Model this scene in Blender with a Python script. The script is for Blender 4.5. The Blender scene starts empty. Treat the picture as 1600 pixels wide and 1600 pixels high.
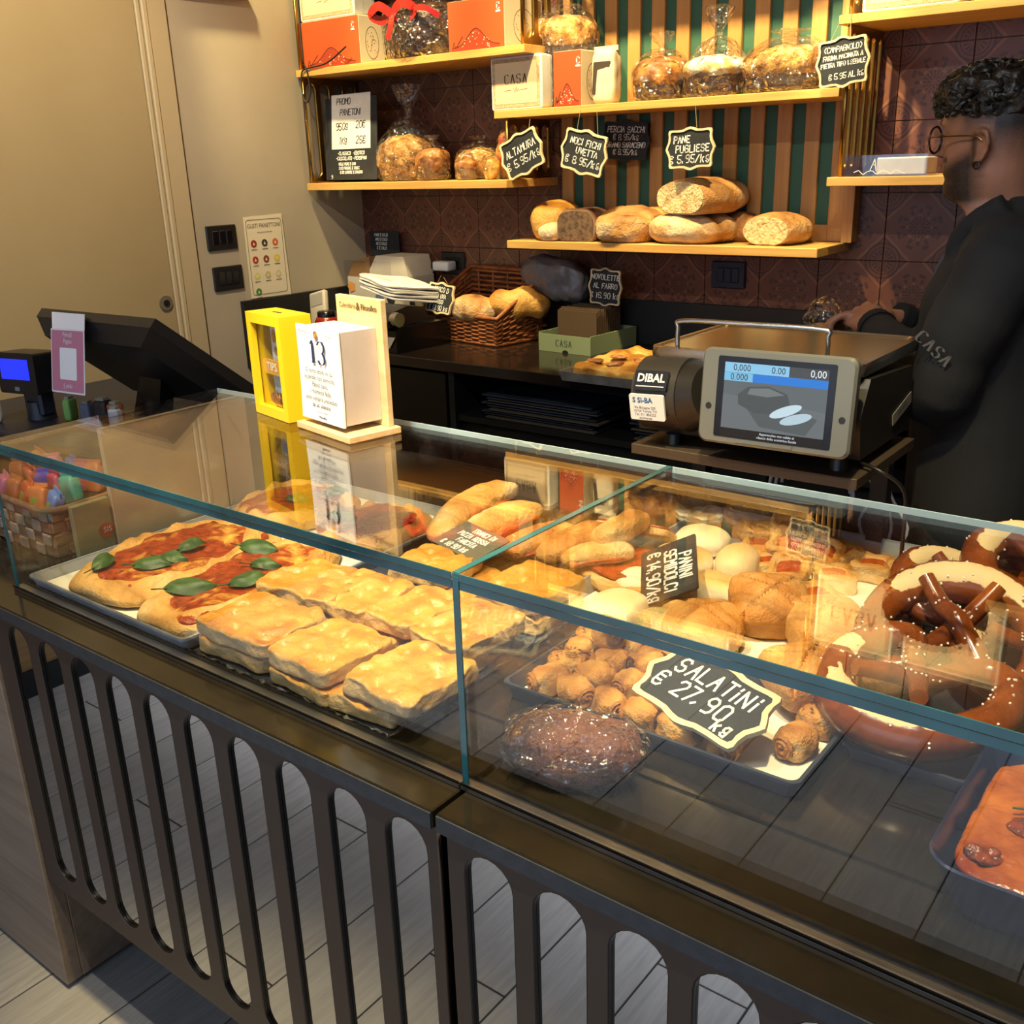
import bpy, bmesh, math, random
from mathutils import Vector, Matrix, noise
random.seed(7)
S = bpy.context.scene
COL = S.collection
PI = math.pi

# ------------------------------------------------------------------ camera, world, lights, exposure
cam_d = bpy.data.cameras.new('camera'); cam_d.sensor_width = 36.0; cam_d.lens = 36.0 * 1563 / 1600
cam_d.clip_start = 0.02
cam = bpy.data.objects.new('camera', cam_d); COL.objects.link(cam)
_vp1 = Vector((-1320 - 800, -(320 - 800), -1563)).normalized()
_vpz = Vector((940 - 800, -(5270 - 800), -1563)).normalized()
_x = -_vp1; _z = -_vpz; _z = (_z - _x * _x.dot(_z)).normalized(); _y = _z.cross(_x)
cam.matrix_world = Matrix.Translation((0, 0, 1.6)) @ Matrix((_x, _y, _z)).to_4x4()
S.camera = cam
S.view_settings.view_transform = 'Standard'; S.view_settings.look = 'None'
S.view_settings.gamma = 1.0; S.view_settings.use_curve_mapping = False
S.view_settings.exposure = 1.0
S.render.engine = 'CYCLES'
S.cycles.max_bounces = 10; S.cycles.transparent_max_bounces = 40; S.cycles.glossy_bounces = 5
S.cycles.diffuse_bounces = 3; S.cycles.sample_clamp_indirect = 4.0; S.cycles.use_denoising = True
S.cycles.caustics_reflective = False; S.cycles.caustics_refractive = False

W = bpy.data.worlds.new('world'); S.world = W; W.use_nodes = True
W.node_tree.nodes['Background'].inputs[0].default_value = (0.42, 0.55, 0.80, 1)
W.node_tree.nodes['Background'].inputs[1].default_value = 0.30

def look(o, d): o.rotation_euler = Vector(d).to_track_quat('-Z', 'Y').to_euler()
def area(name, loc, target, sx, sy, power, color):
    l = bpy.data.lights.new(name, 'AREA'); l.shape = 'RECTANGLE'; l.size = sx; l.size_y = sy
    l.energy = power; l.color = color
    o = bpy.data.objects.new(name, l); COL.objects.link(o); o.location = loc
    look(o, Vector(target) - Vector(loc)); return o
def spot(name, loc, target, power, angle, blend=0.5, color=(1, .76, .44), r=0.04):
    l = bpy.data.lights.new(name, 'SPOT'); l.energy = power; l.spot_size = math.radians(angle)
    l.spot_blend = blend; l.color = color; l.shadow_soft_size = r
    o = bpy.data.objects.new(name, l); COL.objects.link(o); o.location = loc
    look(o, Vector(target) - Vector(loc)); return o
WARM = (1.0, .79, .39); WARM2 = (1.0, .80, .52); COOL = (.60, .76, 1.0)
# daylight through the open shop front behind the camera
area('daylight_front', (-.9, -2.9, 1.9), (-.9, 0.5, .6), 4.2, 2.2, 22, COOL)
# ceiling spots over the display, the back shelves and the cash desk
spot('display_spot', (-1.02, .62, 2.85), (-1.05, 1.0, .95), 112, 44, .6, WARM)
spot('display_spot', (-.42, .72, 2.85), (-.48, 1.22, .95), 108, 50, .6, WARM)
spot('display_spot', (-1.62, .55, 2.85), (-1.45, 1.0, .95), 66, 42, .6, WARM)
spot('calendar_spot', (-.75, .15, 2.75), (-1.25, 1.14, 1.28), 78, 18, .5, (1, .9, .74))
for _i, (_xx, _p) in enumerate(((-2.85, 75), (-2.25, 85), (-1.62, 100), (-.98, 85), (-.35, 30))):
    spot('shelf_spot', (_xx, 2.12, 2.9), (_xx - .02, 2.86, 1.80), _p, 62, .5, WARM)
spot('wall_spot', (-2.1, 1.2, 2.88), (-3.05, 1.7, 1.6), 80, 75, .8, WARM2)
for _xx, _p in ((-2.45, 215), (-1.0, 185), (.4, 80)):
    spot('floor_spot', (_xx, -1.62, 2.95), (_xx, -1.58, 0), _p, 64, .45, (.93, .96, 1))
area('counter_tube', (-.75, .25, 2.9), (-.75, .75, .9), 1.5, .03, 13, (1, .95, .86))
spot('tile_spot', (-1.80, 1.95, 2.95), (-.93, 3.0, 1.73), 170, 16, .35, WARM)

# ------------------------------------------------------------------ helpers: materials
def lin(c):
    if isinstance(c, str):
        c = [int(c[i:i + 2], 16) / 255 for i in (0, 2, 4)]
        c = [v / 12.92 if v <= .04045 else ((v + .055) / 1.055) ** 2.4 for v in c]
    return (c[0], c[1], c[2], 1)
class NT:
    def __init__(s, name):
        s.m = bpy.data.materials.new(name); s.m.use_nodes = True; s.t = s.m.node_tree
        s.b = s.t.nodes['Principled BSDF']; s.out = s.t.nodes['Material Output']
        s.tc = None
    def n(s, typ, **kw):
        o = s.t.nodes.new(typ)
        for k, v in kw.items(): setattr(o, k, v)
        return o
    def l(s, a, b): s.t.links.new(a, b)
    def co(s, which='Object', scale=None):
        if s.tc is None: s.tc = s.n('ShaderNodeTexCoord')
        if scale is None: return s.tc.outputs[which]
        mp = s.n('ShaderNodeMapping'); mp.inputs['Scale'].default_value = scale
        s.l(s.tc.outputs[which], mp.inputs[0]); return mp.outputs[0]
    def noise(s, vec, scale, detail=4, rough=.55, dist=0):
        o = s.n('ShaderNodeTexNoise'); o.inputs['Scale'].default_value = scale
        o.inputs['Detail'].default_value = detail; o.inputs['Roughness'].default_value = rough
        o.inputs['Distortion'].default_value = dist
        s.l(vec, o.inputs['Vector']); return o.outputs[0]
    def ramp(s, fac, stops):
        o = s.n('ShaderNodeValToRGB'); e = o.color_ramp.elements
        while len(e) < len(stops): e.new(.5)
        for i, (p, c) in enumerate(stops):
            e[i].position = p; e[i].color = lin(c) if not isinstance(c, (int, float)) else (c, c, c, 1)
        s.l(fac, o.inputs[0]); return o.outputs[0]
    def mix(s, fac, a, b, mode='MIX'):
        o = s.n('ShaderNodeMix', data_type='RGBA', blend_type=mode)
        for sock, v in ((o.inputs[0], fac), (o.inputs[6], a), (o.inputs[7], b)):
            if isinstance(v, (int, float)): sock.default_value = v
            elif isinstance(v, (str, tuple, list)): sock.default_value = lin(v)
            else: s.l(v, sock)
        return o.outputs[2]
    def math(s, op, a, b=0.5):
        o = s.n('ShaderNodeMath', operation=op)
        for sock, v in ((o.inputs[0], a), (o.inputs[1], b)):
            if isinstance(v, (int, float)): sock.default_value = v
            else: s.l(v, sock)
        return o.outputs[0]
    def bump(s, h, strength=.3, dist=.002):
        o = s.n('ShaderNodeBump'); o.inputs['Strength'].default_value = strength
        o.inputs['Distance'].default_value = dist
        s.l(h, o.inputs['Height']); s.l(o.outputs[0], s.b.inputs['Normal'])
    def color(s, c):
        if isinstance(c, (str, tuple, list)): s.b.inputs['Base Color'].default_value = lin(c)
        else: s.l(c, s.b.inputs['Base Color'])
    def attr(s, name):
        o = s.n('ShaderNodeAttribute', attribute_name=name); return o.outputs['Fac']
    def rnd(s):
        o = s.n('ShaderNodeObjectInfo'); return o.outputs['Random']
_mats = {}
def mat(name, col, rough=.5, metal=0., col2=None, vs=6., bump=0., bs=60., stretch=None, spec=.5, coat=0., bd=.002, lo=.35, hi=.65):
    if name in _mats: return _mats[name]
    q = NT(name); b = q.b
    b.inputs['Roughness'].default_value = rough; b.inputs['Metallic'].default_value = metal
    b.inputs['Specular IOR Level'].default_value = spec; b.inputs['Coat Weight'].default_value = coat
    b.inputs['Coat Roughness'].default_value = .08
    v = q.co('Object', stretch or (1, 1, 1))
    if col2 is not None:
        q.color(q.ramp(q.noise(v, vs, 5), ((lo, col), (hi, col2))))
    else: q.color(col)
    if bump: q.bump(q.noise(v, bs, 3), bump, bd)
    _mats[name] = q.m; return q.m

# ------------------------------------------------------------------ helpers: geometry
class G:
    """collects shapes; build() links them as one mesh object"""
    def __init__(s): s.bm = bmesh.new()
    def _xf(s, vs, m):
        if m is not None:
            for v in vs: v.co = m @ v.co
    def box(s, x0, x1, y0, y1, z0, z1, bev=0., seg=1, m=None):
        r = bmesh.ops.create_cube(s.bm, size=1)['verts']
        for v in r:
            v.co = Vector((x0 + (v.co.x + .5) * (x1 - x0), y0 + (v.co.y + .5) * (y1 - y0), z0 + (v.co.z + .5) * (z1 - z0)))
        if bev:
            es = list({e for v in r for e in v.link_edges})
            o = bmesh.ops.bevel(s.bm, geom=es, offset=bev, segments=seg, affect='EDGES', profile=.5)
            r = list({v for f in o['faces'] for v in f.verts} | {v for v in r if v.is_valid})
        s._xf(r, m); return s
    def cyl(s, p0, p1, r0, r1=None, n=16):
        return s.tube([p0, p1], [r0, r0 if r1 is None else r1], n)
    def tube(s, pts, r, n=8, caps=True, closed=False):
        pts = [Vector(p) for p in pts]; k = len(pts)
        rr = r if isinstance(r, (list, tuple)) else [r] * k
        up = None; rings = []
        for i, p in enumerate(pts):
            if closed: t = pts[(i + 1) % k] - pts[i - 1]
            else: t = pts[min(i + 1, k - 1)] - pts[max(i - 1, 0)]
            t.normalize()
            if up is None:
                up = Vector((0, 0, 1)) if abs(t.z) < .9 else Vector((1, 0, 0))
            a = t.cross(up); a.normalize(); up = a.cross(t); up.normalize()
            rings.append([p + (a * math.cos(2 * PI * j / n) + up * math.sin(2 * PI * j / n)) * rr[i] for j in range(n)])
        return s.loft(rings, caps, closed)
    def loft(s, rings, caps=True, closed=False):
        vr = [[s.bm.verts.new(p) for p in r] for r in rings]
        k = len(vr); n = len(vr[0])
        for i in range(k if closed else k - 1):
            a, b = vr[i], vr[(i + 1) % k]
            for j in range(n):
                s.bm.faces.new((a[j], a[(j + 1) % n], b[(j + 1) % n], b[j]))
        if caps and not closed:
            s.bm.faces.new(list(reversed(vr[0]))); s.bm.faces.new(vr[-1])
        return s
    def lathe(s, prof, n=24, c=(0, 0, 0), fr=None):
        rings = []
        for (r, z) in prof:
            rings.append([(c[0] + max(r, 1e-4) * math.cos(2 * PI * j / n) * (fr(j, n, z) if fr else 1),
                           c[1] + max(r, 1e-4) * math.sin(2 * PI * j / n) * (fr(j, n, z) if fr else 1), c[2] + z) for j in range(n)])
        return s.loft(rings)
    def poly(s, pts, m=None):
        vs = [s.bm.verts.new(p) for p in pts]; s._xf(vs, m); s.bm.faces.new(vs); return s
    def prism(s, pts2, z0, z1, m=None):
        n = len(pts2)
        a = [s.bm.verts.new((x, y, z0)) for x, y in pts2]; b = [s.bm.verts.new((x, y, z1)) for x, y in pts2]
        s.bm.faces.new(list(reversed(a))); s.bm.faces.new(b)
        for j in range(n): s.bm.faces.new((a[j], a[(j + 1) % n], b[(j + 1) % n], b[j]))
        s._xf(a + b, m); return s
    def ring(s, outer, inner, z0, z1, m=None):
        n = len(outer); q = []
        for pts, z in ((outer, z0), (outer, z1), (inner, z1), (inner, z0)):
            q.append([s.bm.verts.new((x, y, z)) for x, y in pts])
        for k in range(4):
            a, b = q[k], q[(k + 1) % 4]
            for j in range(n): s.bm.faces.new((a[j], a[(j + 1) % n], b[(j + 1) % n], b[j]))
        for r in q: s._xf(r, m)
        return s
    def blob(s, w, d, h, n=2.5, cuts=10, amp=0., freq=8., seed=0, flat=0., fn=None, m=None, e=None):
        """rounded body standing on z=0: a cube grid bent to a p-norm ball, with noise"""
        c = cuts; vs = {}; out = []
        off = Vector((seed * 7.31, seed * 3.77, seed * 5.13))
        def vert(i, j, k):
            if (i, j, k) in vs: return vs[i, j, k]
            p = Vector((2 * i / c - 1, 2 * j / c - 1, 2 * k / c - 1))
            p = Vector([math.copysign(math.tan(abs(t) * PI / 4), t) for t in p]) if n < 5 else p
            L = (abs(p.x) ** n + abs(p.y) ** n + abs(p.z) ** n) ** (1 / n); p /= L
            q = Vector((p.x * w / 2, p.y * d / 2, p.z * h / 2))
            if amp:
                dr = p.normalized(); q += dr * amp * noise.noise(q * freq + off) + dr * amp * .4 * noise.noise(q * freq * 2.7 + off)
            if flat: q.z = max(q.z, -h / 2 + h * flat)
            q.z += h / 2 - h * flat
            if fn: q = fn(q)
            v = s.bm.verts.new(q); vs[i, j, k] = v; out.append(v); return v
        for a in range(c):
            for b in range(c):
                for (f0, side) in (('x', 0), ('x', c), ('y', 0), ('y', c), ('z', 0), ('z', c)):
                    if f0 == 'x': q = [(side, a, b), (side, a + 1, b), (side, a + 1, b + 1), (side, a, b + 1)]
                    elif f0 == 'y': q = [(a, side, b), (a, side, b + 1), (a + 1, side, b + 1), (a + 1, side, b)]
                    else: q = [(a, b, side), (a + 1, b, side), (a + 1, b + 1, side), (a, b + 1, side)]
                    if side == 0: q.reverse()
                    s.bm.faces.new([vert(*t) for t in q])
        s._xf(out, m); return s
    def strokes(s, lines, w, m, nib=None):
        """flat ribbons for written lines, in the xy plane of m"""
        for L in lines:
            for i in range(len(L) - 1):
                a = Vector((*L[i], 0)); b = Vector((*L[i + 1], 0)); t = b - a
                if t.length < 1e-7: continue
                t.normalize()
                if nib: o = Vector((nib[0], nib[1], 0)); e = t * 0
                else: o = Vector((-t.y, t.x, 0)) * w / 2; e = t * w * .35
                s.poly([a - o - e, b - o + e, b + o + e, a + o - e], m)
        return s
    def build(s, name, ma, parent=None, smooth=True, world=True, attr=None, recalc=True, ang=None):
        if recalc: bmesh.ops.recalc_face_normals(s.bm, faces=s.bm.faces)
        me = bpy.data.meshes.new(name)
        if parent is not None and world:
            s.bm.transform(wm(parent).inverted())
        if smooth and ang is None: ang = 58
        if smooth:
            for f in s.bm.faces: f.smooth = True
        if ang:
            for e in s.bm.edges:
                if len(e.link_faces) == 2 and e.calc_face_angle(0) > math.radians(ang): e.smooth = False
        s.bm.to_mesh(me); s.bm.free()
        o = bpy.data.objects.new(name, me); COL.objects.link(o)
        if ma: me.materials.append(ma)
        if parent is not None: o.parent = parent
        if attr:
            for an, f in attr.items():
                at = me.attributes.new(an, 'FLOAT', 'POINT')
                at.data.foreach_set('value', [f(v.co, v.normal) for v in me.vertices])
        return o
def wm(o):
    m = o.matrix_basis.copy()
    return wm(o.parent) @ m if o.parent else m
def tag(o, label, cat, group=None):
    o['label'] = label; o['category'] = cat
    if group: o['group'] = group
    return o
def thing(name, label, cat, loc=(0, 0, 0), rz=0., group=None):
    o = bpy.data.objects.new(name, None); COL.objects.link(o); o.empty_display_size = .02
    o.location = loc; o.rotation_euler = (0, 0, rz); return tag(o, label, cat, group)
def struct(o): o['kind'] = 'structure'; return o
def dup(root, loc, rot=None, label=None, scale=None):
    r = root.copy(); COL.objects.link(r); r.location = loc
    if rot is not None: r.rotation_euler = rot if isinstance(rot, (tuple, list)) else (0, 0, rot)
    if scale is not None: r.scale = scale if isinstance(scale, (tuple, list)) else (scale,) * 3
    if label: r['label'] = label
    for ch in list(root.children):
        c = ch.copy(); COL.objects.link(c); c.parent = r
        for g in list(ch.children):
            d = g.copy(); COL.objects.link(d); d.parent = c
    return r
def frame(o, u, v):
    """matrix whose xy plane lies at o along u and v"""
    u = Vector(u).normalized(); v = Vector(v); v = (v - u * u.dot(v)).normalized(); w = u.cross(v)
    return Matrix(((u.x, v.x, w.x, o[0]), (u.y, v.y, w.y, o[1]), (u.z, v.z, w.z, o[2]), (0, 0, 0, 1)))
def rrect(w, h, r, n=5, cx=0, cy=0):
    p = []
    for (sx, sy, a0) in ((1, 1, 0), (-1, 1, 90), (-1, -1, 180), (1, -1, 270)):
        for k in range(n + 1):
            a = math.radians(a0 + 90 * k / n)
            p.append((cx + sx * (w / 2 - r) + r * math.cos(a), cy + sy * (h / 2 - r) + r * math.sin(a)))
    return p
def circ(r, n=24, cx=0, cy=0, ry=None):
    return [(cx + r * math.cos(2 * PI * k / n), cy + (ry or r) * math.sin(2 * PI * k / n)) for k in range(n)]
def chain(p, k=3):
    """smooth curve through points"""
    p = [Vector(q) for q in p]; o = []
    for i in range(len(p) - 1):
        a, b, c, d = p[max(i - 1, 0)], p[i], p[i + 1], p[min(i + 2, len(p) - 1)]
        for j in range(k):
            t = j / k
            o.append(.5 * ((2 * b) + (c - a) * t + (2 * a - 5 * b + 4 * c - d) * t * t + (3 * b - a - 3 * c + d) * t ** 3))
    o.append(p[-1]); return o
# hand-written letters: strokes on a 4 x 6 grid
GL = {'A': '002640 1333', 'B': '00063645433303 3342413000', 'C': '4536160501103041', 'D': '00062645412000', 'E': '46060040 0333',
      'F': '000646 0333', 'G': '45361605011030414323', 'H': '0006 4046 0343', 'I': '2026', 'J': '4641301001', 'K': '0006 460340',
      'L': '060040', 'M': '0006234640', 'N': '00064046', 'O': '160501103041453616', 'P': '00063645443303', 'Q': '160501103041453616 2240',
      'R': '00063645443303 2340', 'S': '453616050413334241301001', 'T': '0646 2620', 'U': '060110304146', 'V': '062046', 'W': '0610243046',
      'X': '0046 0640', 'Y': '062346 2320', 'Z': '06460040', '0': '160501103041453616', '1': '152620', '2': '05163645440040',
      '3': '05163645443323 334241301001', '4': '360242 3430', '5': '460603334241301001', '6': '453616050110304142331302', '7': '064610',
      '8': '13040516364544331302011030414233', '9': '1030414536160504133344', '$': '4536160501103041 0434 0232', ',': '1100', '.': '1011',
      '/': '0046', '-': '1333', '!': '2622 2120', 'g': '35150403123235 35301001', 'k': '0006 3402 1330', 'i': '2024 2625', ':': '2425 2122',
      '(': '36141230', ')': '16343210', "'": '2625'}
def write(text, h, cx=0, cy=0, jit=.0, slant=.1, adv=1.0, align='c', wob=0.):
    lines = []; s = h / 6; x = 0; out = []
    for ch in text:
        if ch == ' ': x += 3.2 * adv; continue
        gsrc = GL.get(ch) or GL.get(ch.upper()) or '1333'
        jx, jy = random.uniform(-jit, jit), random.uniform(-jit, jit)
        narrow = ch in 'I1.,!i:\''
        for st in gsrc.split(' '):
            L = []
            for k in range(0, len(st) - 1, 2):
                px, py = int(st[k]), int(st[k + 1])
                L.append((x + (px * .8 - (1.0 if narrow else 0)) + jx + py * slant + random.uniform(-wob, wob), py + jy + random.uniform(-wob, wob)))
            lines.append(L)
        x += (2.6 if narrow else 4.6) * adv
    x -= 1.2
    ox = -x / 2 if align == 'c' else (0 if align == 'l' else -x)
    return [[(cx + (px + ox) * s, cy + (py - 3) * s) for px, py in L] for L in lines]
def text_mesh(g, s, size, m, align='CENTER', sx=1., shear=0., thick=0.):
    """printed words as flat letters in the plane of m"""
    c = bpy.data.curves.new('t', 'FONT'); c.body = s; c.size = size; c.align_x = align; c.align_y = 'CENTER'; c.shear = shear; c.offset = thick
    c.resolution_u = 2
    o = bpy.data.objects.new('t', c); me = bpy.data.meshes.new_from_object(o)
    me.transform(Matrix.Diagonal((sx, 1, 1, 1))); me.transform(m)
    g.bm.from_mesh(me); bpy.data.objects.remove(o); bpy.data.curves.remove(c); bpy.data.meshes.remove(me); return g

# ------------------------------------------------------------------ materials
def glass_mat(name, tint=(.97, .99, .98), ior=1.5, rough=0.0, gloss=(1, 1, 1), bump=0, bs=30, bd=.004, add=0.0):
    q = NT(name); q.t.nodes.remove(q.b)
    tr = q.n('ShaderNodeBsdfTransparent'); tr.inputs[0].default_value = (*tint, 1)
    gl = q.n('ShaderNodeBsdfGlossy'); gl.inputs[0].default_value = (*gloss, 1); gl.inputs['Roughness'].default_value = rough
    ge = q.n('ShaderNodeNewGeometry'); mr = q.n('ShaderNodeMapRange')
    q.l(ge.outputs['Backfacing'], mr.inputs[0]); mr.inputs[3].default_value = ior; mr.inputs[4].default_value = 1 / ior
    fr = q.n('ShaderNodeFresnel'); q.l(mr.outputs[0], fr.inputs[0])
    fac = fr.outputs[0]
    if bump:
        bp = q.n('ShaderNodeBump'); bp.inputs['Strength'].default_value = bump; bp.inputs['Distance'].default_value = bd
        v = q.co('Object'); nz = q.n('ShaderNodeTexNoise'); nz.inputs['Scale'].default_value = bs * .7; nz.inputs['Detail'].default_value = 3; q.l(v, nz.inputs['Vector'])
        vm = q.n('ShaderNodeVectorMath', operation='MULTIPLY_ADD'); q.l(nz.outputs['Color'], vm.inputs[0]); vm.inputs[1].default_value = (.06, .06, .06); q.l(v, vm.inputs[2])
        vo = q.n('ShaderNodeTexVoronoi'); vo.inputs['Scale'].default_value = bs; q.l(vm.outputs[0], vo.inputs['Vector'])
        q.l(vo.outputs['Distance'], bp.inputs['Height'])
        q.l(bp.outputs[0], gl.inputs['Normal']); q.l(bp.outputs[0], fr.inputs['Normal'])
    if add: fac = q.math('ADD', fac, add)
    mx = q.n('ShaderNodeMixShader'); q.l(fac, mx.inputs[0]); q.l(tr.outputs[0], mx.inputs[1]); q.l(gl.outputs[0], mx.inputs[2])
    q.l(mx.outputs[0], q.out.inputs[0]); return q.m
GLASS = glass_mat('display_glass', (.985, .995, .99))
ACRYL = glass_mat('acrylic', (.93, .93, .95), 1.5)
FILM = glass_mat('clear_film', (.95, .95, .94), 1.5, .07, bump=.8, bs=34, bd=.03, add=.05)
FILM2 = glass_mat('tight_film', (.95, .93, .93), 1.5, .05, bump=.8, bs=36, bd=.03, add=.07)
EDGE = mat('glass_edge', '286873', .1, spec=1., col2='113d47', vs=5)
def wood_mat(name, a, b, grain=(3, 60, 60), rough=.45):
    q = NT(name); v = q.co('Object', grain)
    n = q.noise(v, 1.0, 6, .6, .6)
    q.color(q.ramp(n, ((.3, a), (.7, b)))); q.b.inputs['Roughness'].default_value = rough
    q.bump(n, .08, .001); return q.m
OAK = wood_mat('oak', 'b98a45', 'd3a75c')
OAKV = wood_mat('oak_slat', 'a9763c', 'c08e4e', (60, 60, 3), .5)
BOARD = wood_mat('laminate', '6d5f52', '87776a', (2, 30, 30), .55)
CLAD = wood_mat('cladding', '8a6a42', 'a3804f', (60, 3, 60), .5)
BRASS = mat('brass', 'b08a45', .28, 1.0, col2='8f6d34', vs=4)
GREEN = mat('green_panel', '2f5a44', .6)
PAINT = mat('wall_paint', 'aea28c', .8, bump=.05, bs=220, col2='a59a84', vs=2)
DOORP = mat('door_paint', 'a08f6c', .5, bump=.03, bs=150, col2='988763', vs=1.5)
TRIMP = mat('trim_paint', 'b3a382', .45)
GAP = mat('gap_dark', '4a3c28', .8)
BLACK = mat('matt_black', '0c0c0e', .55)
BLACKG = mat('gloss_black', '0a0a0c', .2)
BLACKP = mat('black_plastic', '121215', .38, bump=.05, bs=400)
ALU = mat('aluminium', 'b9bbbd', .3, 1.0, col2='9a9ca0', vs=12)
STEEL = mat('steel', 'c9c6bf', .22, 1.0, bump=.04, bs=200)
TRAYM = mat('tray_metal', 'b2b8bf', .42, .35, col2='8b929b', vs=14, bump=.1, bs=80)
DTRAY = mat('dark_tray', '353c4c', .4, .5, col2='4a5263', vs=9)
MIRROR = mat('mirror', 'd6d8dc', .015, 1.0)
PANELM = mat('bronze_panel', '3b2f29', .42, .25, col2='42352e', vs=3)
WHITE = mat('white_card', 'e8e4dc', .6)
PAPER = mat('paper', 'e6e2d8', .75, col2='dcd6c8', vs=20)
PAPERY = mat('tray_paper', 'd8d2c2', .8, col2='e4dfd2', vs=18, bump=.1, bs=40)
CREAM = mat('cream_frame', 'd9c9a6', .55, col2='c9b58c', vs=20)
SLATE = mat('chalkboard', '17191c', .75, col2='24272a', vs=14)
CHALK = mat('chalk', 'e9e7e0', .9)
INK = mat('black_ink', '17171a', .7)
INKB = mat('blue_ink', '1d2a57', .7)
INKBR = mat('brown_ink', '4c3a28', .7)
def stone_mat():
    q = NT('counter_stone'); v = q.co('Object')
    n = q.noise(v, 9, 8, .7, .4)
    ve = q.n('ShaderNodeTexNoise'); ve.inputs['Scale'].default_value = 55; ve.inputs['Detail'].default_value = 5; ve.inputs['Distortion'].default_value = 2.5
    q.l(v, ve.inputs['Vector'])
    fl = q.ramp(ve.outputs[0], ((.70, 0.), (.78, 1.)))
    fl = q.math('MULTIPLY', fl, q.ramp(q.noise(v, 14, 3), ((.5, 0.), (.62, .55))))
    q.color(q.mix(fl, q.ramp(n, ((.35, '17140f'), (.68, '231e15'))), '6b5c44'))
    q.b.inputs['Roughness'].default_value = .13; q.b.inputs['Specular IOR Level'].default_value = .5
    return q.m
STONE = stone_mat()
STONEE = mat('stone_edge', '2f343c', .45, col2='252a31', vs=60, bump=.15, bs=300)
def floor_mat():
    q = NT('floor_plank'); v = q.co('Object', (40, 3, 10))
    n = q.noise(v, 1.6, 7, .65, .8); r = q.rnd()
    c = q.ramp(n, ((.25, '7d7a78'), (.75, 'a3a09c')))
    q.color(q.mix(q.math('MULTIPLY', r, .35), c, '77736f'))
    q.b.inputs['Roughness'].default_value = .5; q.bump(n, .1, .001); return q.m
FLOORM = floor_mat(); GROUT = mat('floor_joint', '2b2a2a', .9)
def tile_mat():
    q = NT('patterned_tile'); sp = q.n('ShaderNodeSeparateXYZ'); q.l(q.co('Object'), sp.inputs[0])
    X = q.math('DIVIDE', sp.outputs[0], .094); Z = q.math('DIVIDE', sp.outputs[2], .094)
    ax = q.math('ABSOLUTE', X); az = q.math('ABSOLUTE', Z)
    def rad(a, b): return q.math('SQRT', q.math('ADD', q.math('MULTIPLY', a, a), q.math('MULTIPLY', b, b)))
    r = rad(X, Z); th = q.math('ARCTAN2', Z, X)
    rc = rad(q.math('SUBTRACT', 1, ax), q.math('SUBTRACT', 1, az))
    thc = q.math('ARCTAN2', q.math('SUBTRACT', 1, az), q.math('SUBTRACT', 1, ax))
    def band(v, c, w):   # 1 inside |v-c|<w
        return q.math('LESS_THAN', q.math('ABSOLUTE', q.math('SUBTRACT', v, c)), w)
    def pet(t, k, ph, lim): return q.math('GREATER_THAN', q.math('COSINE', q.math('ADD', q.math('MULTIPLY', t, k), ph)), lim)
    def mx(*a):
        o = a[0]
        for b in a[1:]: o = q.math('MAXIMUM', o, b)
        return o
    def mul(a, b): return q.math('MULTIPLY', a, b)
    di = q.math('ADD', ax, az)
    dark = mx(mul(band(r, .24, .08), pet(th, 16, 0, .2)), mul(band(r, .47, .07), pet(th, 12, 0, .45)),
              mul(band(r, .62, .05), pet(th, 8, 3.14, .3)), mul(band(r, .12, .05), pet(th, 8, 0, 0)),
              band(rc, .52, .03), band(rc, .40, .018), mul(band(rc, .26, .07), pet(thc, 16, 0, .2)),
              mul(band(di, 1.31, .02), q.math('GREATER_THAN', rc, .5)))
    lite = mx(band(di, 1.20, .055), mul(band(r, .35, .05), pet(th, 8, 0, .5)))
    v = q.co('Object'); base = q.ramp(q.noise(v, 16, 5), ((.3, '5c3526'), (.7, '6e4231')))
    c = q.mix(mul(lite, .45), base, '8f6347'); c = q.mix(mul(dark, .62), c, '2c150e')
    q.color(c); q.b.inputs['Roughness'].default_value = .42
    q.bump(q.math('SUBTRACT', 1, dark), .25, .001); return q.m
TILEM = tile_mat(); TGROUT = mat('tile_grout', '86684f', .9)

def plate(name, outer, holes, thick, bev, m, ma, parent=None):
    """flat plate with cut-outs, outline in the xy plane of matrix m"""
    c = bpy.data.curves.new('t', 'CURVE'); c.dimensions = '2D'; c.fill_mode = 'BOTH'
    c.extrude = thick / 2 - bev; c.bevel_depth = bev; c.bevel_resolution = 1; c.offset = -bev
    for pts in [outer] + holes:
        sp = c.splines.new('POLY'); sp.points.add(len(pts) - 1); sp.use_cyclic_u = True
        for p, (x, y) in zip(sp.points, pts): p.co = (x, y, 0, 1)
    o = bpy.data.objects.new('t', c); me = bpy.data.meshes.new_from_object(o)
    bpy.data.objects.remove(o); bpy.data.curves.remove(c)
    me.name = name
    me.transform((wm(parent).inverted() if parent else Matrix()) @ m)
    o = bpy.data.objects.new(name, me); COL.objects.link(o); me.materials.clear(); me.materials.append(ma)
    if parent: o.parent = parent
    return o
def slot(cx, z0, z1, r, n=10):
    p = [(cx + r * math.cos(PI * k / n), z1 - r + r * math.sin(PI * k / n)) for k in range(n + 1)]
    return p + [(cx + r * math.cos(PI + PI * k / n), z0 + r + r * math.sin(PI + PI * k / n)) for k in range(n + 1)]

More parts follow.
